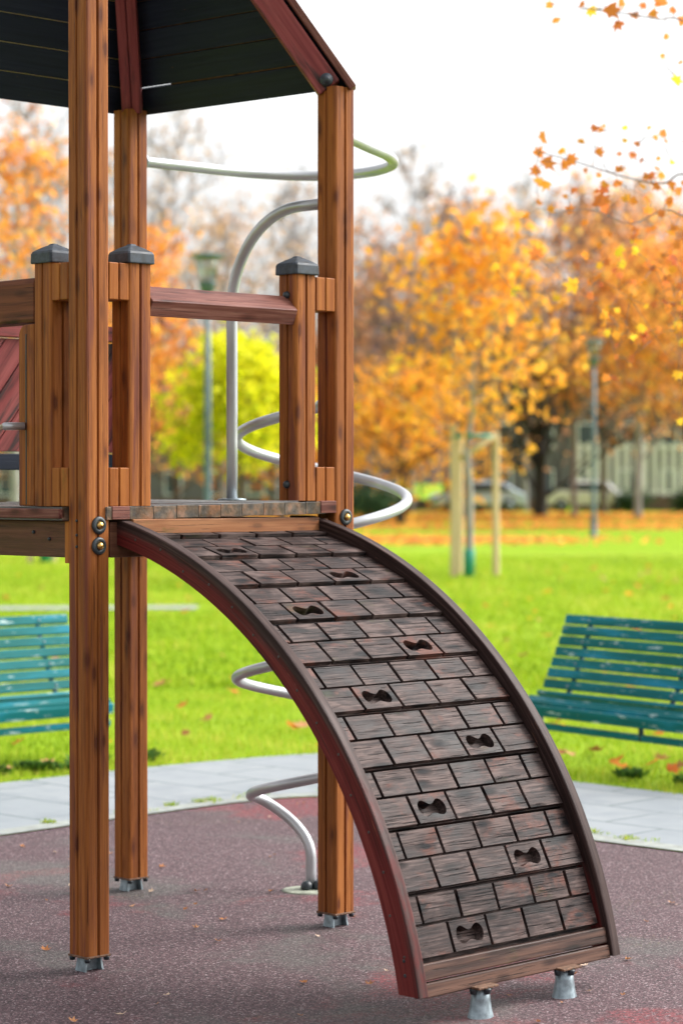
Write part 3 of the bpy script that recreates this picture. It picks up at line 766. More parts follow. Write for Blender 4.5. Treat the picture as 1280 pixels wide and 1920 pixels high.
def bone(cx, ct):
    P = []
    def h(x, waist, lobe):
        ax = abs(x); hh = lobe * sqrt(max(0, 1 - ((ax - .034) / .0225) ** 2)) if ax > .0115 else 0
        w_ = waist + (lobe - waist) * (.5 - .5 * cos(pi * min(1, ax / .034)))
        return w_ if ax < .034 else hh
    xs = [-.0562 * cos(pi * i / 30) for i in range(31)]
    top = [(cx + x, ct - max(.0012, h(x, .0105, .0255))) for x in xs]; bot = [(cx + x, ct + max(.0012, h(x, .017, .0255))) for x in xs[::-1]]
    return top + bot
def plank(aa0, aa1, rows, hold, jitter):
    """aa0 upper angle, aa1 lower angle (deg); rows: list of (t0,t1,edges,holdindex)"""
    a0, a1 = radians(aa0), radians(aa1)
    v0, z0 = arc(RP, a0); v1, z1 = arc(RP, a1); L = hypot(v1 - v0, z1 - z0)
    tv, tz = (v1 - v0) / L, (z1 - z0) / L; nv, nz = -tz, tv        # outward normal
    if nv * (v0 - CV) + nz * (z0 - CZ) < 0: nv, nz = -nv, -nz
    lift0, lift1 = -.005 + jitter, .005 + jitter
    def T(x, t_, n_):
        n_ = n_ + lift0 + (lift1 - lift0) * t_ / L
        return (x, -(v0 + tv * t_ + nv * n_), z0 + tz * t_ + nz * n_)
    m = MB(); X0, X1 = uL + tS + .002, uR - tS - .002; Wd = X1 - X0
    oo = [random.uniform(0, 60) for _ in range(3)]
    gap = .0115; t_end = L - .001
    rr = []
    if rows == 2: rr = [(0, L * .47, 'off', None), (L * .47, t_end, 'full', hold)]
    else: rr = [(0, t_end, 'full', hold)]
    for (ta, tb, kind, hd) in rr:
        bw = Wd / 5
        if kind == 'full': ed = [X0 + bw * i for i in range(6)]
        else: ed = [X0, X0 + bw * .42] + [X0 + bw * (.42 + i) for i in range(1, 5)] + [X1]
        lo = -.034 if False else -.030
        for i in range(len(ed) - 1):
            a, b = ed[i] + gap / 2, ed[i + 1] - gap / 2
            ra = ta + gap * .30; rb_ = tb - gap * .30
            dn = random.uniform(-.0012, .0012); bo = random.uniform(0, 3)
            if hd is not None and i == hd:
                # brick with a bone-shaped hand hold cut into it
                bp = bone((a + b) / 2, (ra + rb_) / 2); bm = bmesh.new()
                out = [bm.verts.new(T(x, y, dn)) for x, y in ((a, ra), (b, ra), (b, rb_), (a, rb_))]
                inn = [bm.verts.new(T(x, y, dn)) for x, y in bp]
                E = [bm.edges.new((out[k], out[(k + 1) % 4])) for k in range(4)] + [bm.edges.new((inn[k], inn[(k + 1) % len(inn)])) for k in range(len(inn))]
                bmesh.ops.triangle_fill(bm, use_beauty=True, use_dissolve=False, edges=E)
                bm.verts.index_update()
                vs = [tuple(v.co) for v in bm.verts]; fs = [tuple(v.index for v in f.verts) for f in bm.faces]; nb = len(vs); bm.free()
                N_ = len(bp)
                vs += [T(x, y, -.040) for x, y in ((a, ra), (b, ra), (b, rb_), (a, rb_))]
                fs += [(k, (k + 1) % 4, nb + (k + 1) % 4, nb + k) for k in range(4)]
                vs += [T((a + b) / 2 + (x - (a + b) / 2) * .93, (ra + rb_) / 2 + (y - (ra + rb_) / 2) * .9, -.030) for x, y in bp]
                fs += [(4 + k, 4 + (k + 1) % N_, nb + 4 + (k + 1) % N_, nb + 4 + k) for k in range(N_)]
                fs += [tuple(range(nb + 4, nb + 4 + N_))]
                gxy = [(a, ra), (b, ra), (b, rb_), (a, rb_)] + list(bp) + [(a, ra), (b, ra), (b, rb_), (a, rb_)] + list(bp)
                gs = [(x + oo[0], y + oo[1], (0 if k < nb else -.03) + oo[2]) for k, (x, y) in enumerate(gxy)]
                m.add(vs, fs, gs)
            else:
                vs = []; gs = []
                for x in (a, b):
                    for y in (ra, rb_):
                        for nn in (-.0175, dn): vs.append(T(x, y, nn)); gs.append((x + oo[0], y + oo[1], nn + oo[2] + bo))
                m.add(vs, [(0, 1, 3, 2), (4, 6, 7, 5), (0, 4, 5, 1), (2, 3, 7, 6), (0, 2, 6, 4), (1, 5, 7, 3)], gs)
        # groove floor
        sp2 = [(X0, X1)]
        if hd is not None: sp2 = [(X0, ed[hd] + gap / 2 + .001), (ed[hd + 1] - gap / 2 - .001, X1)]
        for (a, b) in sp2:
            m.box((a, ta - (.0 if ta == 0 else .002), -.036), (b, tb, -.0155), 0, oo, T)
    if hold is not None and rows:
        hd = hold; ed = [X0 + Wd / 5 * i for i in range(6)]; ta, tb = rr[-1][0], rr[-1][1]
        a, b = ed[hd] + gap / 2, ed[hd + 1] - gap / 2
        m.box((a, tb - gap * .36, -.036), (b, tb, -.0155), 0, oo, T); m.box((a, ta - .002, -.036), (b, ta + gap * .36, -.0155), 0, oo, T)
    m.box((X0 + .002, t_end - .002, -.036), (X1 - .002, L + .013, -.032), 0, oo, T)
    return m.build('tread_plank', M['plank'], ramp, .0026, 2, angle=40)
edges_ = [74.7, 68.0, 61.2, 54.4, 47.7, 41.0, 34.3, 27.6, 20.9, 14.3]
plank(79.5, 74.9, 1, 3, 0)
for i in range(9):
    plank(edges_[i] - .15, edges_[i + 1] + .05, 2, 1 if i % 2 == 0 else 3, random.uniform(-.0015, .0015))
# top board and the two plain boards at the foot
m = MB(); m.box((uL + tS, -.050, 1.332), (uR - tS, -.026, 1.378), 0); m.build('top_board', M['orange_board'], ramp, .003)
def foot_board(a0, a1, r, th_=.03):
    a0, a1 = radians(a0), radians(a1); (v0, z0), (v1, z1) = arc(r, a0), arc(r, a1); L = hypot(v1 - v0, z1 - z0); tv, tz = (v1 - v0) / L, (z1 - z0) / L
    def T(x, t_, n_): return (x, -(v0 + tv * t_ - tz * n_), z0 + tz * t_ + tv * n_)
    s_ = 1 if (-tz) > 0 else -1
    def T2(x, t_, n_): return (x, -(v0 + tv * t_ + (-tz) * s_ * n_), z0 + tz * t_ + tv * s_ * n_)
    m = MB(); m.box((uL + tS + .001, 0, -th_), (uR - tS - .001, L, 0), 0, None, T2); return m.build('foot_board', M['board'], ramp, .004)
foot_board(14.0, 12.35, 1.622, .045); foot_board(12.15, 10.75, 1.624, .05)
# two flared steel feet
for x in (.345 - .525, .715 - .525):
    m = MB(); m.box((x - .042, -1.272 - .03, .083), (x + .042, -1.272 + .035, .090)); pl = m.build('leg_plate', M['rust'], ramp, .002)
    m = MB()
    lv = [(.083, .027, .024), (.05, .029, .026), (.02, .034, .030), (-.012, .044, .036)]
    P = []
    for z, a, b in lv:
        for k in range(16):
            tt = 2 * pi * k / 16; rr_ = 1 - .22 * max(0, cos(2 * tt + pi)) ; P.append((x + a * cos(tt) * rr_, -1.270 + b * sin(tt), z))
    fs = [(i * 16 + k, i * 16 + (k + 1) % 16, (i + 1) * 16 + (k + 1) % 16, (i + 1) * 16 + k) for i in range(3) for k in range(16)]
    m.add(P, fs + [tuple(range(16))], smooth=True); m.build('leg', M['galv'], ramp)
    for sx, sy in ((-1, 0), (1, 0), (-.1, -1), (0, 1)):
        m = MB(); m.lathe([(.001, -.017), (.0085, -.015), (.0105, -.004), (.0105, 0)], (x + sx * .034, -1.272 + sy * .026, .083), n=10); m.build('bolt', M['rubber'], ramp)

# concrete pad below the spiral
pw = Matrix.Rotation(TH, 3, 'Z') @ Vector((1.483, .575, 0)) + Vector((AX, AY, 0))
m = MB(); m.lathe([(.092, -.01), (.092, .003), (.08, .005), (.0005, .006)], (pw.x - .015, pw.y - .02, 0), n=28)
tag(m.build('concrete_pad', M['stone']), 'pale mossy concrete pad set in the rubber under the steel spiral', 'concrete pad')

# ------------------------------------------------------------------ benches
def make_bench(name, label, L=2.0):
    """local x along the bench, front towards -y, origin at the back-left foot"""
    r = empty(name); tag(r, label, 'bench', 'green slatted park benches beside the path')
    def slat(y, z, tilt, w=.050, th=.024):
        m = MB(); m.box((0, -th / 2, -w / 2), (L, th / 2, w / 2), 0); o = m.build('slat', M['bench'], r, .004)
        o.location = (0, y, z); o.rotation_euler = (tilt, 0, 0); return o
    for i in range(7):
        t_ = i / 6; slat(-.01 - .135 * t_ - .02 * t_ * t_, .735 - .345 * t_, radians(-18))
    prof = [(-.205, .335, 55), (-.262, .318, 85), (-.318, .312, 92), (-.372, .306, 88)]
    for y, z, a in prof: slat(y, z, radians(a), .050)
    slat(-.412, .270, radians(8), .056); slat(-.385, .188, 0, .036)
    for x in (.20, L / 2, L - .20):
        m = MB()
        P = [(x, .005, .75), (x, -.07, .55), (x, -.15, .38), (x, -.20, .310), (x, -.30, .288), (x, -.39, .268), (x, -.385, .17)]
        for a, b in zip(P, P[1:]):
            m.tube([a, b], .014, 8)
        m.build('frame', M['benchmetal'], r)
        for i in range(0, 7, 2):
            t_ = i / 6; dome(r, (x, -.01 - .135 * t_ - .02 * t_ * t_ - .012, .735 - .345 * t_), (0, -1, .3), .007, 'bolt', 'galv')
    for x in (.16, L - .16):
        m = MB(); m.tube([(x, -.335, .29), (x, -.335, -.02)], .017, 10); m.build('leg', M['lamp'], r)
    return r
b1 = make_bench('park_bench', 'worn green slatted bench right of the ramp, its left end showing', 2.0)
b1.location = (1.245, 13.30, .0); b1.rotation_euler = (0, 0, -radians(54))
b2 = copy_tree(b1); b2['label'] = 'faded green slatted bench behind the two left-hand tower posts'
# right end of its back rail shows at the left of the photograph
a2 = radians(44); ex = Vector((cos(a2), sin(a2), 0)); endp = Vector((-1.52, 13.33, 0)); b2.location = endp - ex * 2.0; b2.rotation_euler = (0, 0, a2)

# ------------------------------------------------------------------ street lamps
def make_lamp(label):
    r = empty('street_lamp'); tag(r, label, 'street lamp', 'grey green park lamps on the lawn')
    m = MB(); m.lathe([(.11, 0), (.11, .04), (.080, .06), (.080, .5), (.062, .55), (.055, 2.2), (.045, 4.50)], n=14); m.build('pole', M['lamp'], r)
    m = MB(); m.lathe([(.045, 4.46), (.09, 4.49), (.125, 4.58), (.15, 4.67), (.15, 4.69), (.05, 4.69)], n=20); m.build('bowl', M['lamp'], r)
    m = MB()
    for k in range(4):
        a = pi / 4 + k * pi / 2; m.tube([(.13 * cos(a), .13 * sin(a), 4.68), (.26 * cos(a), .26 * sin(a), 5.09)], .009, 6)
    m.build('bracket', M['lamp'], r)
    m = MB(); m.lathe([(.11, 4.69), (.215, 5.08), (.205, 5.08), (.10, 4.69)], n=20)
    gl = m.build('glass', M['glass'], r)
    m = MB(); m.lathe([(.27, 5.08), (.285, 5.10), (.27, 5.12), (.1, 5.15), (.001, 5.16)], n=24); m.build('top_disc', M['lamp'], r)
    return r
t = NT('clear_lamp_glass'); g_ = t.n('ShaderNodeBsdfTransparent'); g_.inputs[0].default_value = (.9, .93, .93, 1); gl_ = t.n('ShaderNodeBsdfGlossy'); gl_.inputs['Roughness'].default_value = .15
mx = t.n('ShaderNodeMixShader'); mx.inputs[0].default_value = .14; t.l(g_.outputs[0], mx.inputs[1]); t.l(gl_.outputs[0], mx.inputs[2]); t.l(mx.outputs[0], t.out.inputs['Surface']); M['glass'] = t.m
l1 = make_lamp('slim grey green park lamp standing right of the young staked tree'); l1.location = (6.55, 62.9, 0)
l2 = copy_tree(l1); l2['label'] = 'grey green park lamp seen through the tower above the front handrail'; l2.location = (-2.15, 38.9, 0)

# ------------------------------------------------------------------ trees
def grow(base, height, spread, depth, seed, up=.75, trunk_r=.12, first=.35, nlimb=9, wob=.12, curve=.25):
    """returns list of (points, radii) limbs and array of twig points"""
    rr = random.Random(seed); limbs = []; tips = []
    tp = []; n = 8
    for i in range(n + 1):
        t_ = i / n; tp.append(Vector((base[0] + rr.uniform(-1, 1) * wob * t_, base[1] + rr.uniform(-1, 1) * wob * t_, base[2] + height * .96 * t_)))
    limbs.append((tp, [trunk_r * (1 - .88 * i / n) + .006 for i in range(n + 1)]))
    def br(p, d, L, r, lev):
        pts = [p]; q = p; dd = d.copy(); k = 5
        for i in range(k):
            dd = (dd + Vector((rr.uniform(-1, 1), rr.uniform(-1, 1), rr.uniform(-.4, 1) * curve * 2)) * .22).normalized(); q = q + dd * L / k; pts.append(q)
            if lev >= 1: tips.append(q)
        limbs.append((pts, [r * (1 - .8 * i / k) for i in range(k + 1)]))
        if lev < depth:
            for j in range(3 if lev else 4):
                i = rr.randint(1, k); a = rr.uniform(0, 2 * pi)
                nd = (dd * .9 + Vector((cos(a), sin(a), rr.uniform(-.2, .7))) * .8).normalized(); br(pts[i], nd, L * rr.uniform(.45, .7), r * .5, lev + 1)
    for j in range(nlimb):
        t_ = first + (.97 - first) * (j + rr.random() * .6) / nlimb; i = min(n - 1, int(t_ * n)); p = tp[i].lerp(tp[i + 1], t_ * n - i)
        a = j * 2.4 + rr.uniform(-.5, .5); w_ = 1 - .75 * max(0, (t_ - first) / (1 - first)) ** 1.3
        d = Vector((cos(a), sin(a), up * rr.uniform(.6, 1.4))).normalized()
        br(p, d, spread * w_ * rr.uniform(.75, 1.1), trunk_r * .42 * (1 - .6 * t_), 0)
    return limbs, np.array([tuple(p) for p in tips])

def leaf_cloud(name, P, n, sig, size, mat, parent, seed, base_lc=.5, spread_lc=.22, flat=.0):
    g = np.random.default_rng(seed); idx = g.integers(0, len(P), n)
    tone = g.normal(0, .13, len(P))
    c = P[idx] + g.normal(0, 1, (n, 3)) * np.array([sig, sig, sig * .75])
    c[:, 2] = np.maximum(c[:, 2], .03)
    a = g.normal(0, 1, (n, 3)); a /= np.linalg.norm(a, axis=1)[:, None]
    b = g.normal(0, 1, (n, 3)); b -= (a * b).sum(1)[:, None] * a; b /= np.linalg.norm(b, axis=1)[:, None]
    s = size * (.6 + .8 * g.random(n))[:, None]
    V = np.stack([c - a * s, c + b * s * .55, c + a * s, c - b * s * .55], 1).reshape(-1, 3)
    F = np.arange(4 * n).reshape(n, 4)
    lc = np.repeat(np.clip(g.normal(base_lc, spread_lc, n) + tone[idx], 0, 1), 4)
    return np_mesh(name, V, F, lc, mat, parent)

def make_tree(name, label, base, height, spread, mat, nleaf, size, seed, trunk='bark', sig=.35, depth=2, group=None, cat='tree', minr=.012, **kw):
    r = empty(name, base); tag(r, label, cat, group)
    limbs, tips = grow((0, 0, 0), height, spread, depth, seed, **kw)
    m = MB()
    for pts, rad in limbs: m.tube([p for p in pts], [max(minr, q) for q in rad], 6 if rad[0] > .05 else 4, True, False)
    m.build('trunk', M[trunk], r)
    if nleaf: leaf_cloud('crown', tips, nleaf, sig, size, M[mat], r, seed)
    return r

F_ = 4533.0
def at(px, Y, z=0): return ((px - 640) / F_ * Y, Y, z)
G = 'autumn trees beyond the lawn'
# young staked tree in the middle of the lawn
Y = 37.5; st = make_tree('young_tree', 'young orange and gold tree held by wooden stakes on the lawn', at(879, Y), 5.5, 1.6, 'lf_yelor', 1700, .085, 5, trunk='bark_pale', sig=.32, first=.36, nlimb=14, up=.7, trunk_r=.06, minr=.006)
m = MB(); m.lathe([(.085, 0), (.085, .42), (.075, .43)], n=14); m.build('trunk_guard', M['guard'], st)
def stake(px, Y, h, label):
    m = MB(); m.prism([(.055 * cos(k * pi / 5), .055 * sin(k * pi / 5)) for k in range(10)], -.02, h, 2, smooth=False)
    o = m.build('stake', M['stake'], None, .004); o.location = at(px, Y); tag(o, label, 'stake', 'stakes round the young tree'); return o
stake(850, 37.5, 2.36, 'left wooden stake beside the young orange tree, nearest the ramp')
stake(861, 38.6, 2.20, 'thin wooden stake just behind the left stake of the young tree')
stake(929, 37.9, 2.25, 'right wooden stake standing apart from the young orange tree')
m = MB(); a, b = Vector(at(862, 37.6, 1.83)), Vector(at(926, 37.8, 2.20)); m.tube([a, b], .048, 8)
tag(m.build('brace_rail', M['stake']), 'slanting wooden brace nailed to the right stake of the young tree', 'brace')
m = MB(); m.tube([Vector(at(852, 37.45, 2.17)), Vector(at(872, 37.4, 2.2)), Vector(at(927, 37.8, 2.18))], .03, 8)
tag(m.build('tie_strap', M['guard']), 'green strap tying the young orange tree to its stakes', 'strap')
# second staked sapling far left, seen under the deck
st2 = make_tree('young_tree', 'thin young tree with green trunk guard seen below the deck at far left', at(86, 44), 4.2, 1.0, 'lf_orange', 700, .08, 9, trunk='bark_pale', sig=.25, first=.45, nlimb=9, trunk_r=.05, minr=.006)
m = MB(); m.lathe([(.11, 0), (.11, .62), (.09, .63)], n=12); m.build('trunk_guard', M['guard'], st2)
o = stake(57, 44, 1.9, 'wooden stake left of the thin young tree, seen below the deck'); o = stake(101, 44.6, 1.2, 'short wooden stake right of the thin young tree, seen below the deck')
# yellow-green round tree
make_tree('yellow_green_tree', 'round yellow green tree seen through the tower behind the steel pole', at(452, 58), 4.7, 1.85, 'lf_yelgr', 7000, .10, 21, sig=.27, first=.28, nlimb=18, up=.45, trunk_r=.11)
specs = [
 ('orange_tree', 'loose orange tree at far left above the left handrail', 30, 66, 10.8, 3.2, 'lf_orange', 3400, .13, 31, 'bark_pale', .45, .28, .9),
 ('orange_tree', 'orange tree just right of the tower back post', 262, 72, 8.6, 2.6, 'lf_orange', 4600, .14, 32, 'bark', .45, .20, .7),
 ('pink_brown_tree', 'thinly leaved tree behind the park lamp in the tower opening', 420, 96, 12.5, 3.6, 'lf_pale', 2600, .15, 33, 'bark_pale', .5, .2, 1.2),
 ('beech_tree', 'low spreading orange beech with branches down to the grass, right of the tower', 750, 84, 5.0, 3.4, 'lf_yelor', 5600, .13, 34, 'bark_dark', .62, .06, .35),
 ('rust_tree', 'rusty brown tree behind the low orange beech', 705, 104, 10.6, 3.8, 'lf_rust', 2600, .15, 35, 'bark_pale', .55, .15, .9),
 ('dark_tree', 'dark forked tree with bare lower branches standing before the parked cars', 1012, 100, 7.2, 4.2, 'lf_rust', 900, .15, 36, 'bark_dark', .6, .08, 1.1),
 ('orange_tree', 'wide orange tree at the right edge over the white railings', 1325, 78, 8.8, 4.3, 'lf_orange', 8500, .13, 37, 'bark', .62, .28, .5),
 ('rust_tree', 'tall rusty orange tree behind the right park lamp', 1130, 106, 13.5, 5.8, 'lf_rust', 6000, .16, 38, 'bark', .75, .2, .8),
 ('rust_tree', 'rusty orange tree behind the crown of the young staked tree', 900, 112, 12.0, 5.2, 'lf_rust', 4600, .16, 39, 'bark', .75, .2, .8),
 ('orange_tree', 'orange tree partly outside the picture at the far right', 1300, 92, 12.0, 4.2, 'lf_orange', 7000, .14, 40, 'bark', .55, .2, .7),
 ('orange_tree', 'small orange tree low behind the yellow green tree', 530, 88, 5.2, 2.4, 'lf_orange', 5200, .13, 41, 'bark', .45, .1, .5),
 ('bare_tree', 'tall bare grey tree rising above the beech, left one of a pair', 772, 108, 17.0, 2.8, 'lf_pale', 900, .13, 42, 'bark_pale', .4, .2, 1.8),
 ('bare_tree', 'tall bare grey tree rising above the young tree, right one of a pair', 835, 112, 15.4, 2.6, 'lf_pale', 900, .13, 43, 'bark_dark', .4, .2, 1.8),
 ('bare_tree', 'bare pale tree filling the gap between the left tower posts', 70, 98, 17.5, 4.2, 'lf_orange', 1500, .14, 44, 'bark_pale', .5, .15, 1.2),
 ('bare_tree', 'bare pale tree behind the tower opening, left of the steel arch', 330, 110, 18.0, 4.6, 'lf_pale', 1800, .14, 45, 'bark_pale', .5, .15, 1.1),
 ('bare_tree', 'faint bare tree between the steel arch and the right tower post', 545, 112, 15.5, 4.0, 'lf_pale', 1500, .14, 46, 'bark_pale', .5, .15, 1.2),
 ('bare_tree', 'twiggy tree with a few rusty leaves just behind the young staked tree', 870, 98, 12.5, 4.6, 'lf_rust', 1800, .14, 54, 'bark_twig', .5, .15, 1.0),
 ('bare_tree', 'twiggy brown tree between the dark forked tree and the right park lamp', 1075, 97, 12.8, 4.8, 'lf_orange', 1600, .14, 55, 'bark_twig', .5, .15, 1.0),
 ('bare_tree', 'twiggy brown tree above the low beech beside the tall tower post', 735, 99, 10.5, 4.2, 'lf_rust', 1500, .14, 56, 'bark_twig', .5, .1, .9),
 ('orange_tree', 'pale orange tree filling the canopy behind the right park lamp', 1195, 96, 10.2, 4.4, 'lf_orange', 6500, .15, 57, 'bark_pale', .7, .2, .8),
 ('orange_tree', 'orange tree beyond the left side of the picture', -260, 82, 9.5, 3.6, 'lf_orange', 5200, .15, 58, 'bark', .6, .2, .8),
 ('rust_tree', 'rusty tree farther beyond the left side of the picture', -560, 96, 11.0, 4.4, 'lf_rust', 5200, .16, 59, 'bark', .7, .2, .8),
 ('bare_tree', 'bare tree beyond the left side of the picture', -420, 104, 15.0, 4.2, 'lf_pale', 1500, .14, 70, 'bark_pale', .5, .15, 1.1),
 ('rust_tree', 'rusty tree beyond the right side of the picture', 1560, 98, 11.5, 4.8, 'lf_rust', 6000, .16, 71, 'bark', .7, .2, .8),
 ('orange_tree', 'golden tree farther beyond the right side of the picture', 1800, 90, 9.0, 4.0, 'lf_yelor', 5200, .15, 72, 'bark', .6, .2, .7),
 ('bare_tree', 'slender bare tree above the rusty trees left of the hanging leaves', 985, 118, 16.5, 3.0, 'lf_pale', 900, .14, 47, 'bark_pale', .4, .2, 1.6),
 ('bare_tree', 'grey bare tree behind the rusty trees at the right edge', 1200, 120, 16.5, 4.2, 'lf_pale', 1800, .14, 48, 'bark_pale', .5, .2, 1.3),
 ('bare_tree', 'grey twiggy tree right behind the right tower post, left of the tall pair', 690, 116, 14.0, 3.6, 'lf_rust', 1800, .14, 52, 'bark_pale', .5, .12, 1.1),
 ('bare_tree', 'twiggy tree with few orange leaves behind the left guard posts', 200, 104, 16.0, 3.8, 'lf_orange', 1200, .14, 53, 'bark_pale', .5, .15, 1.2),
 ('rust_tree', 'rusty tree far behind at the left edge of the lawn', -30, 100, 8.5, 3.6, 'lf_rust', 6000, .15, 49, 'bark', .6, .1, .7),
 ('rust_tree', 'brown leaved tree behind the orange tree and park lamp', 330, 104, 7.0, 3.2, 'lf_rust', 5000, .15, 50, 'bark', .6, .1, .6),
 ('rust_tree', 'dull brown tree closing the gap beside the right tower post', 610, 108, 8.2, 3.2, 'lf_rust', 5200, .15, 51, 'bark', .6, .1, .7),
]
for (nm, lb, px, Y, h, sp_r, mt, nl, sz, sd_, tk, sg, fs_, up_) in specs:
    make_tree(nm, lb, at(px, Y), h, sp_r, mt, int(nl * .52), sz, sd_, trunk=tk, sig=sg, first=fs_, up=up_, nlimb={'dark_tree': 22, 'bare_tree': 24}.get(nm, 14), depth=3 if nm in ('bare_tree', 'dark_tree') else 2, trunk_r={'dark_tree': .30, 'bare_tree': .12}.get(nm, .16), group=G, minr={'dark_tree': .035, 'bare_tree': .018}.get(nm, .020))
# dark evergreen shrubs at the foot of the beech
for i, (px, Y, h, lb) in enumerate([(690, 80, .75, 'dark green low shrub at the foot of the beech, beside the tower post'), (1180, 112, .5, 'dark green shrub before the white railings'), (1290, 108, .6, 'dark green shrub under the orange tree at the right edge')]):
    make_tree('shrub', lb, at(px, Y), h, .8, 'lf_dark', 2600, .06, 60 + i, trunk='bark_dark', sig=.22, first=.1, up=.5, nlimb=10, cat='shrub', trunk_r=.04, minr=.01, group='dark green shrubs')

# near tree whose hanging branches enter at the top right
near = empty('plane_tree', (3.35, 12.6, 0)); tag(near, 'tree with large orange red lobed leaves hanging in from the top right corner', 'tree')
m = MB(); nb = Vector((3.35, 12.6, 0))
m.tube([Vector((0, 0, -.02)), Vector((.03, 0, 1.2)), Vector((-.02, .05, 2.6)), Vector((.05, 0, 4.2)), Vector((0, .1, 6.0))], [.17, .14, .12, .09, .05], 12)
def pxp(px, py, Y): return Vector(((px - 640) / F_ * Y, Y, 1.5 + (900 - py) / F_ * Y))
brs = [[(3.35, 12.6, 3.2), pxp(1330, 60, 12.2), pxp(1230, 38, 12.0), pxp(1130, 22, 11.9), pxp(1030, 10, 11.8)],
       [(3.35, 12.6, 2.8), pxp(1340, 330, 12.1), pxp(1240, 345, 12.0), pxp(1160, 330, 11.9), pxp(1080, 305, 11.8), pxp(1005, 285, 11.8)],
       [(3.35, 12.6, 2.6), pxp(1340, 420, 12.3), pxp(1250, 395, 12.1), pxp(1180, 420, 12.0), pxp(1110, 395, 11.9), pxp(1040, 400, 11.8)],
       [(3.35, 12.6, 3.0), pxp(1350, 180, 12.2), pxp(1270, 150, 12.1), pxp(1235, 108, 12.1)]]
for b in brs:
    P = [Vector(p) - nb for p in b]; m.tube(smooth_curve([tuple(p) for p in P], 5), [.0045 * (1 - .85 * i / (5 * (len(P) - 1))) + .0015 for i in range(5 * (len(P) - 1) + 1)], 6)
L_ = [(1029,14,13,.5),(1041,38,14,.6),(1105,21,17,.95),(1141,20,24,.3),(1157,46,19,.2),(1185,30,17,.25),(1220,27,15,.6),(1237,8,20,.3),(1274,42,15,.4),(1162,5,18,.3),(1240,105,9,.7),(1265,153,16,.95),(1272,120,9,.8),
      (1017,260,19,.6),(1007,289,16,.5),(1022,305,24,.4),(1055,310,15,.5),(1067,300,17,.5),(1050,283,12,.8),(1005,320,16,.4),(1007,342,14,.6),(1022,345,15,.7),(1087,268,11,.7),(1120,288,15,.5),(1125,246,9,.6),
      (1170,264,8,.9),(1160,289,8,.4),(1185,290,12,.3),(1157,320,15,.5),(1157,342,12,.5),(1132,345,11,.7),(1207,332,13,.4),(1120,380,27,.25),(1135,392,18,.2),(1132,358,16,.1),(1212,372,12,.3),(1255,380,12,.4),
      (1272,359,13,.5),(1230,350,13,.4),(1240,402,12,.3),(1030,395,13,.7),(1065,396,15,.4),(1005,480,20,.3),(1075,535,22,.9),(960,545,18,.98),(1157,470,18,1.0),(925,500,14,.9),(1010,380,11,.5),(1095,420,10,.5),
      (1190,430,12,.3),(1262,430,12,.35),(985,405,12,.6),(1075,355,11,.2),(1215,240,7,.9),(1200,300,9,.3),(1245,70,10,.6),(1205,12,13,.2),(1260,20,12,.3),(1090,8,12,.4),(1060,370,9,.6),(1270,460,14,.4),(1225,500,15,.5),
      (1180,560,15,.6),(1130,590,14,.8),(1040,560,13,.9),(1095,480,12,.6),(1000,600,12,.8),(1250,580,15,.5),(1275,540,14,.2),(1270,700,14,.9),(1276,790,12,.95),(1265,620,13,.7)]
rr = random.Random(8)
for _ in range(40): L_.append((rr.uniform(1120, 1290), rr.uniform(420, 720), rr.uniform(7, 15), rr.random()))
for _ in range(70):
    L_.append((rr.uniform(1090, 1290), rr.uniform(225, 640), rr.uniform(6, 14), rr.random()))
V = []; Fc = []; lcs = []; rr = random.Random(3)
tw = [Vector(p) for b in brs for p in smooth_curve([tuple(Vector(q) - nb) for q in b], 8)]
for (px, py, s_, c_) in L_:
    c = pxp(px, py, rr.uniform(11.7, 12.3)) - nb; sc = s_ / F_ * 12 * 1.12
    k_ = min(tw, key=lambda p: (p - c).length); tw.append(c); mid_ = k_.lerp(c, .5) + Vector((rr.uniform(-.02, .02), 0, rr.uniform(.0, .03)))
    m.tube([k_, mid_, c], [.0022, .0016, .0008], 4)
    q = Euler((rr.uniform(-.9, .9) + pi / 2, rr.uniform(-.8, .8), rr.uniform(-.7, .7))).to_matrix() @ Matrix.Rotation(rr.uniform(0, 2 * pi), 3, 'Z'); o_ = len(V)
    V.append(c)
    for x, y in LP:
        V.append(c + q @ Vector((x * sc, y * sc, .35 * sc * x * x + .2 * sc * y * y)))
    n = len(LP); Fc += [(o_, o_ + 1 + i, o_ + 1 + (i + 1) % n) for i in range(n)]; lcs += [c_] * (n + 1)
np_mesh('crown', np.array([tuple(v) for v in V]), np.array(Fc), np.array(lcs), M['lf_near'], near)
m.build('trunk', M['bark_twig'], near)

# ------------------------------------------------------------------ street beyond the park: wall, railings, cars, houses
m = MB(); m.box((11.5, 118, -.02), (34, 118.4, .72), 0)
w = m.build('brick_wall', M['brownwall']); tag(w, 'low brown brick wall under the white railings at right', 'wall')
fe = empty('railing_fence', (11.5, 118.2, .72)); tag(fe, 'white upright railings on top of the low brown wall', 'fence')
m = MB()
for z in (.15, 2.35): m.box((0, -.03, z), (22.5, .03, z + .09), 0)
m.build('rail', M['whitepaint'], fe)
m = MB()
for i in range(49): m.box((i * .46, -.025, 0), (i * .46 + .22, .02, 2.6), 2)
m.build('bars', M['whitepaint'], fe)
m = MB(); m.box((-22, 119, -.02), (11, 119.3, .55), 0); tag(m.build('brick_wall', M['brownwall']), 'long low dark wall behind the trees in the middle', 'wall')

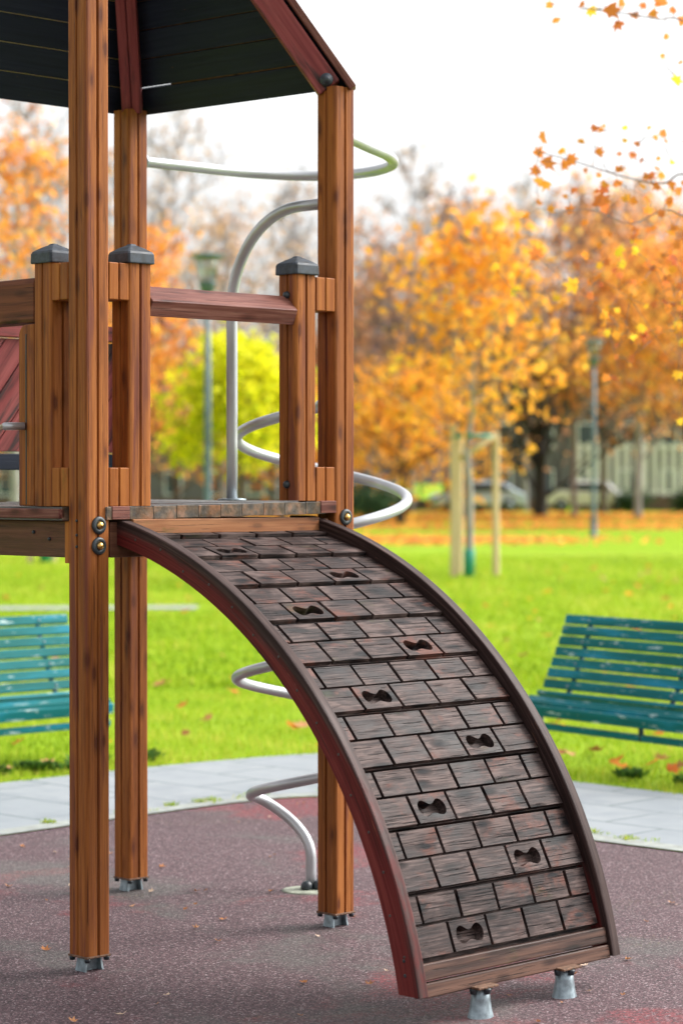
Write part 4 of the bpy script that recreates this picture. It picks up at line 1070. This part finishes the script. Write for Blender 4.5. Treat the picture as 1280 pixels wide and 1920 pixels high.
def make_car(label, loc, rz, paint):
    r = empty('parked_car', loc, rz); tag(r, label, 'car', 'cars parked beyond the trees')
    m = MB()
    prof = [(-2.1, .35), (-2.15, .62), (-2.05, .82), (-1.35, .92), (-.85, 1.38), (-.5, 1.46), (.75, 1.46), (1.15, 1.38), (1.75, .98), (2.05, .90), (2.12, .62), (2.08, .35)]
    n = len(prof); vs = []
    for y, k in ((-.82, 1), (-.70, 0), (.70, 0), (.82, 1)):
        for x, z in prof: vs.append((x, y * (.86 if z > 1.2 else 1), z if k == 0 else z - .03 * (z > .7)))
    fs = [(j * n + i, j * n + (i + 1) % n, (j + 1) * n + (i + 1) % n, (j + 1) * n + i) for j in range(3) for i in range(n)] + [tuple(range(n))[::-1], tuple(range(3 * n, 4 * n))]
    m.add(vs, fs); m.build('body', M[paint], r, .05)
    for sy in (-1, 1):
        m = MB(); y = sy * .79
        m.add([(-1.05, y, .96), (1.45, y, .98), (1.0, y * .93, 1.34), (-.78, y * .93, 1.34)] + [(-1.05, y * 1.03, .96), (1.45, y * 1.03, .98), (1.0, y * .96, 1.34), (-.78, y * .96, 1.34)], [(0, 1, 2, 3), (4, 5, 6, 7), (0, 1, 5, 4), (1, 2, 6, 5), (2, 3, 7, 6), (3, 0, 4, 7)])
        m.build('window', M['winglass'], r)
        for x in (-1.35, 1.3):
            m = MB(); m.lathe([(.1, -.1), (.30, -.1), (.32, -.06), (.32, .06), (.30, .1), (.1, .1)], (x, sy * .76, .32), (0, 1, 0), 18); wh = m.build('wheel', M['tyre'], r)
            m = MB(); m.lathe([(.01, 0), (.18, .0), (.18, .02), (.01, .03)], (x, sy * .865, .32), (0, sy, 0), 14); m.build('rim', M['galv'], wh)
        m = MB(); m.box((-2.17, sy * .62 - .13, .62), (-2.08, sy * .62 + .13, .76)); m.build('headlight', M['headlight'], r, .03)
    m = MB(); m.add([(-1.33, -.66, .95), (-1.33, .66, .95), (-.87, .60, 1.375), (-.87, -.60, 1.375), (-1.36, -.66, .96), (-1.36, .66, .96), (-.90, .60, 1.39), (-.90, -.60, 1.39)], [(0, 1, 2, 3), (4, 5, 6, 7), (0, 1, 5, 4), (1, 2, 6, 5), (2, 3, 7, 6), (3, 0, 4, 7)]); m.build('windscreen', M['winglass'], r)
    return r
make_car('pale blue car parked left of the dark forked tree', (6.3, 112, 0), radians(8), 'car_blue')
make_car('white car parked right of the dark forked tree', (11.6, 113, 0), radians(172), 'car_white')
make_car('silver blue car half hidden by the orange beech', (1.2, 113, 0), radians(4), 'car_blue')

def make_house(label, x0, x1, Y, h, floors, mat):
    r = empty('apartment_house', (x0, Y, 0)); tag(r, label, 'building', 'pale houses beyond the park')
    W_ = x1 - x0; m = MB(); m.box((0, 0, -.02), (W_, 9, h)); m.build('wall', M[mat], r)
    m = MB(); m.add([(-.4, -.5, h), (W_ + .4, -.5, h), (W_ + .4, 9.5, h), (-.4, 9.5, h), (1.5, 4.5, h + 1.6), (W_ - 1.5, 4.5, h + 1.6)], [(3, 2, 1, 0), (0, 1, 5, 4), (2, 3, 4, 5), (1, 2, 5), (3, 0, 4)]); m.build('roof', M['rooftile'], r)
    fh = h / floors; nx = int(W_ / 2.4)
    for f in range(floors):
        for i in range(nx):
            cx = (i + .5) * W_ / nx; cz = f * fh + fh * .5
            m = MB(); m.box((cx - .55, -.05, cz - .75), (cx + .55, -.003, cz + .75)); wd = m.build('window', M['whitepaint'], r)
            m = MB(); m.box((cx - .46, -.07, cz - .66), (cx + .46, -.045, cz + .66)); m.build('pane', M['winglass'], wd)
    return r
make_house('cream house glimpsed behind the dark forked tree and railings', 8.5, 26, 146, 8.4, 3, 'wallrender')
make_house('low pale house behind the trees left of the steel pole', -22, -4, 150, 5.2, 2, 'wallrender')

# ------------------------------------------------------------------ fallen leaves
n = 26000; g = np.random.default_rng(5)
d = 72 + 38 * g.random(n) ** .8; x = (g.random(n) * 2 - 1) * (8 + .15 * d)
k = g.random(n) < np.clip(.25 + .75 * (np.sin(d * .35 + np.sin(x * .4)) > -.35), 0, 1); d = d[k]; x = x[k]; n = len(d)
n2 = 1800; d2 = 56 + 8 * g.random(n2); x2 = g.normal(1.5, 2.3, n2); d = np.r_[d, d2]; x = np.r_[x, x2]; n = len(d)
c = np.stack([x, d, .01 + .04 * g.random(n)], 1); a = g.normal(0, 1, (n, 3)); a[:, 2] *= .45; a /= np.linalg.norm(a, axis=1)[:, None]
b = np.cross(a, np.array([0, 0, 1.]) + g.normal(0, .3, (n, 3))); b /= np.linalg.norm(b, axis=1)[:, None]; s = (.07 + .07 * g.random(n))[:, None]
V = np.stack([c - a * s, c + b * s * .6, c + a * s, c - b * s * .6], 1).reshape(-1, 3)
lo = np.repeat(np.clip(g.normal(.45, .2, n), 0, 1), 4)
tag(np_mesh('leaf_litter', V, np.arange(4 * n).reshape(n, 4), lo, M['lf_orange']), 'carpet of orange fallen leaves under the far trees', 'leaf litter', kind='stuff')

lawn_m = [leaf_mesh('leaf', M['lf_near'], 100 + i, .5) for i in range(6)] + [leaf_mesh('leaf', M['lf_dry'], 130 + i, .5) for i in range(4)]
dry_m = [leaf_mesh('leaf', M['lf_dry'], 200 + i, .9) for i in range(9)]
rr = random.Random(12)
cnt = 0
while cnt < 230:
    Y = 12.2 + 30 * rr.random() ** 1.6; X = rr.uniform(-1, 1) * (.15 * Y + .1)
    if Y < outer_y(X) + .1: continue
    if X < 0 and rr.random() < .55: continue
    o = bpy.data.objects.new('fallen_leaf', rr.choice(lawn_m)); COL.objects.link(o); s_ = rr.uniform(.045, .085); o.scale = (s_, s_, s_)
    o.location = (X, Y, .018 + .02 * rr.random()); o.rotation_euler = (rr.uniform(-.5, .5), rr.uniform(-.5, .5), rr.uniform(0, 6.3))
    tag(o, 'orange fallen leaf lying on the green lawn', 'leaf', 'fallen leaves on the lawn'); cnt += 1
cnt = 0
while cnt < 85:
    Y = 6.6 + 5 * rr.random(); X = rr.uniform(-1, 1) * (.155 * Y)
    if Y > inner_y(X) - .1: continue
    o = bpy.data.objects.new('dry_leaf', rr.choice(dry_m)); COL.objects.link(o); s_ = rr.uniform(.008, .026); o.scale = (s_, s_ * rr.uniform(.4, .9), s_)
    o.location = (X, Y, .004); o.rotation_euler = (rr.uniform(-.25, .25), rr.uniform(-.25, .25), rr.uniform(0, 6.3))
    tag(o, 'small dry leaf scattered on the red rubber surface', 'leaf', 'dry leaves on the rubber surface'); cnt += 1

# weeds in the kerb joint and dark ground cover at the left lawn edge
def tuft_field(name, spots, label, mat, L, wd):
    Vs = []; lcs = []; g = np.random.default_rng(77)
    for (x, y, rad, n) in spots:
        a = g.random(n) * 2 * pi; r_ = rad * np.sqrt(g.random(n)); bx, by = x + r_ * np.cos(a), y + r_ * np.sin(a) * .8
        az = g.random(n) * 2 * pi; ln = L * (.5 + g.random(n)); le = .3 + .8 * g.random(n)
        b = np.stack([bx, by, np.zeros(n)], 1); sd2 = np.stack([-np.sin(az) * wd, np.cos(az) * wd, np.zeros(n)], 1)
        mid = b + np.stack([np.cos(az) * ln * le * .4, np.sin(az) * ln * le * .4, ln * .6], 1); tip = b + np.stack([np.cos(az) * ln * le, np.sin(az) * ln * le, ln * .8], 1)
        Vs.append(np.stack([b, mid + sd2, tip, mid - sd2], 1).reshape(-1, 3)); lcs.append(np.repeat(g.random(n), 4))
    V = np.concatenate(Vs); tag(np_mesh(name, V, np.arange(len(V)).reshape(-1, 4), np.concatenate(lcs), mat), label, 'weeds', kind='stuff')
sp = []; rr = random.Random(4)
kk = offs(inner, .114)
for (x, y) in kk:
    if -2 < x < 2:
        for _ in range(3):
            if rr.random() < .30: sp.append((x + rr.uniform(-.08, .08), y + rr.uniform(-.05, .05), rr.uniform(.01, .04), rr.randint(3, 16)))
for x in (-.78, -.66, -.60, -.02, .03, -1.28, 1.05, 1.2):
    y = float(np.interp(x, [p[0] for p in kk], [p[1] for p in kk])); sp.append((x, y, .035, 70))
tuft_field('weeds', sp, 'small green weeds growing in the kerb joint', M['blade'], .022, .0018)
sp = [(rr.uniform(-2.1, -1.0), 0, rr.uniform(.05, .1), 90) for _ in range(14)]
sp = [(x, float(outer_y(x)) + rr.uniform(.12, .5), r_, n_) for x, _, r_, n_ in sp] + [(x, float(outer_y(x)) + rr.uniform(.15, .5), .07, 80) for x in (1.45, 1.7, 1.9, 2.1)]
tuft_field('ground_cover', sp, 'dark green leafy weeds at the lawn edge beside the path', M['weed'], .05, .012)
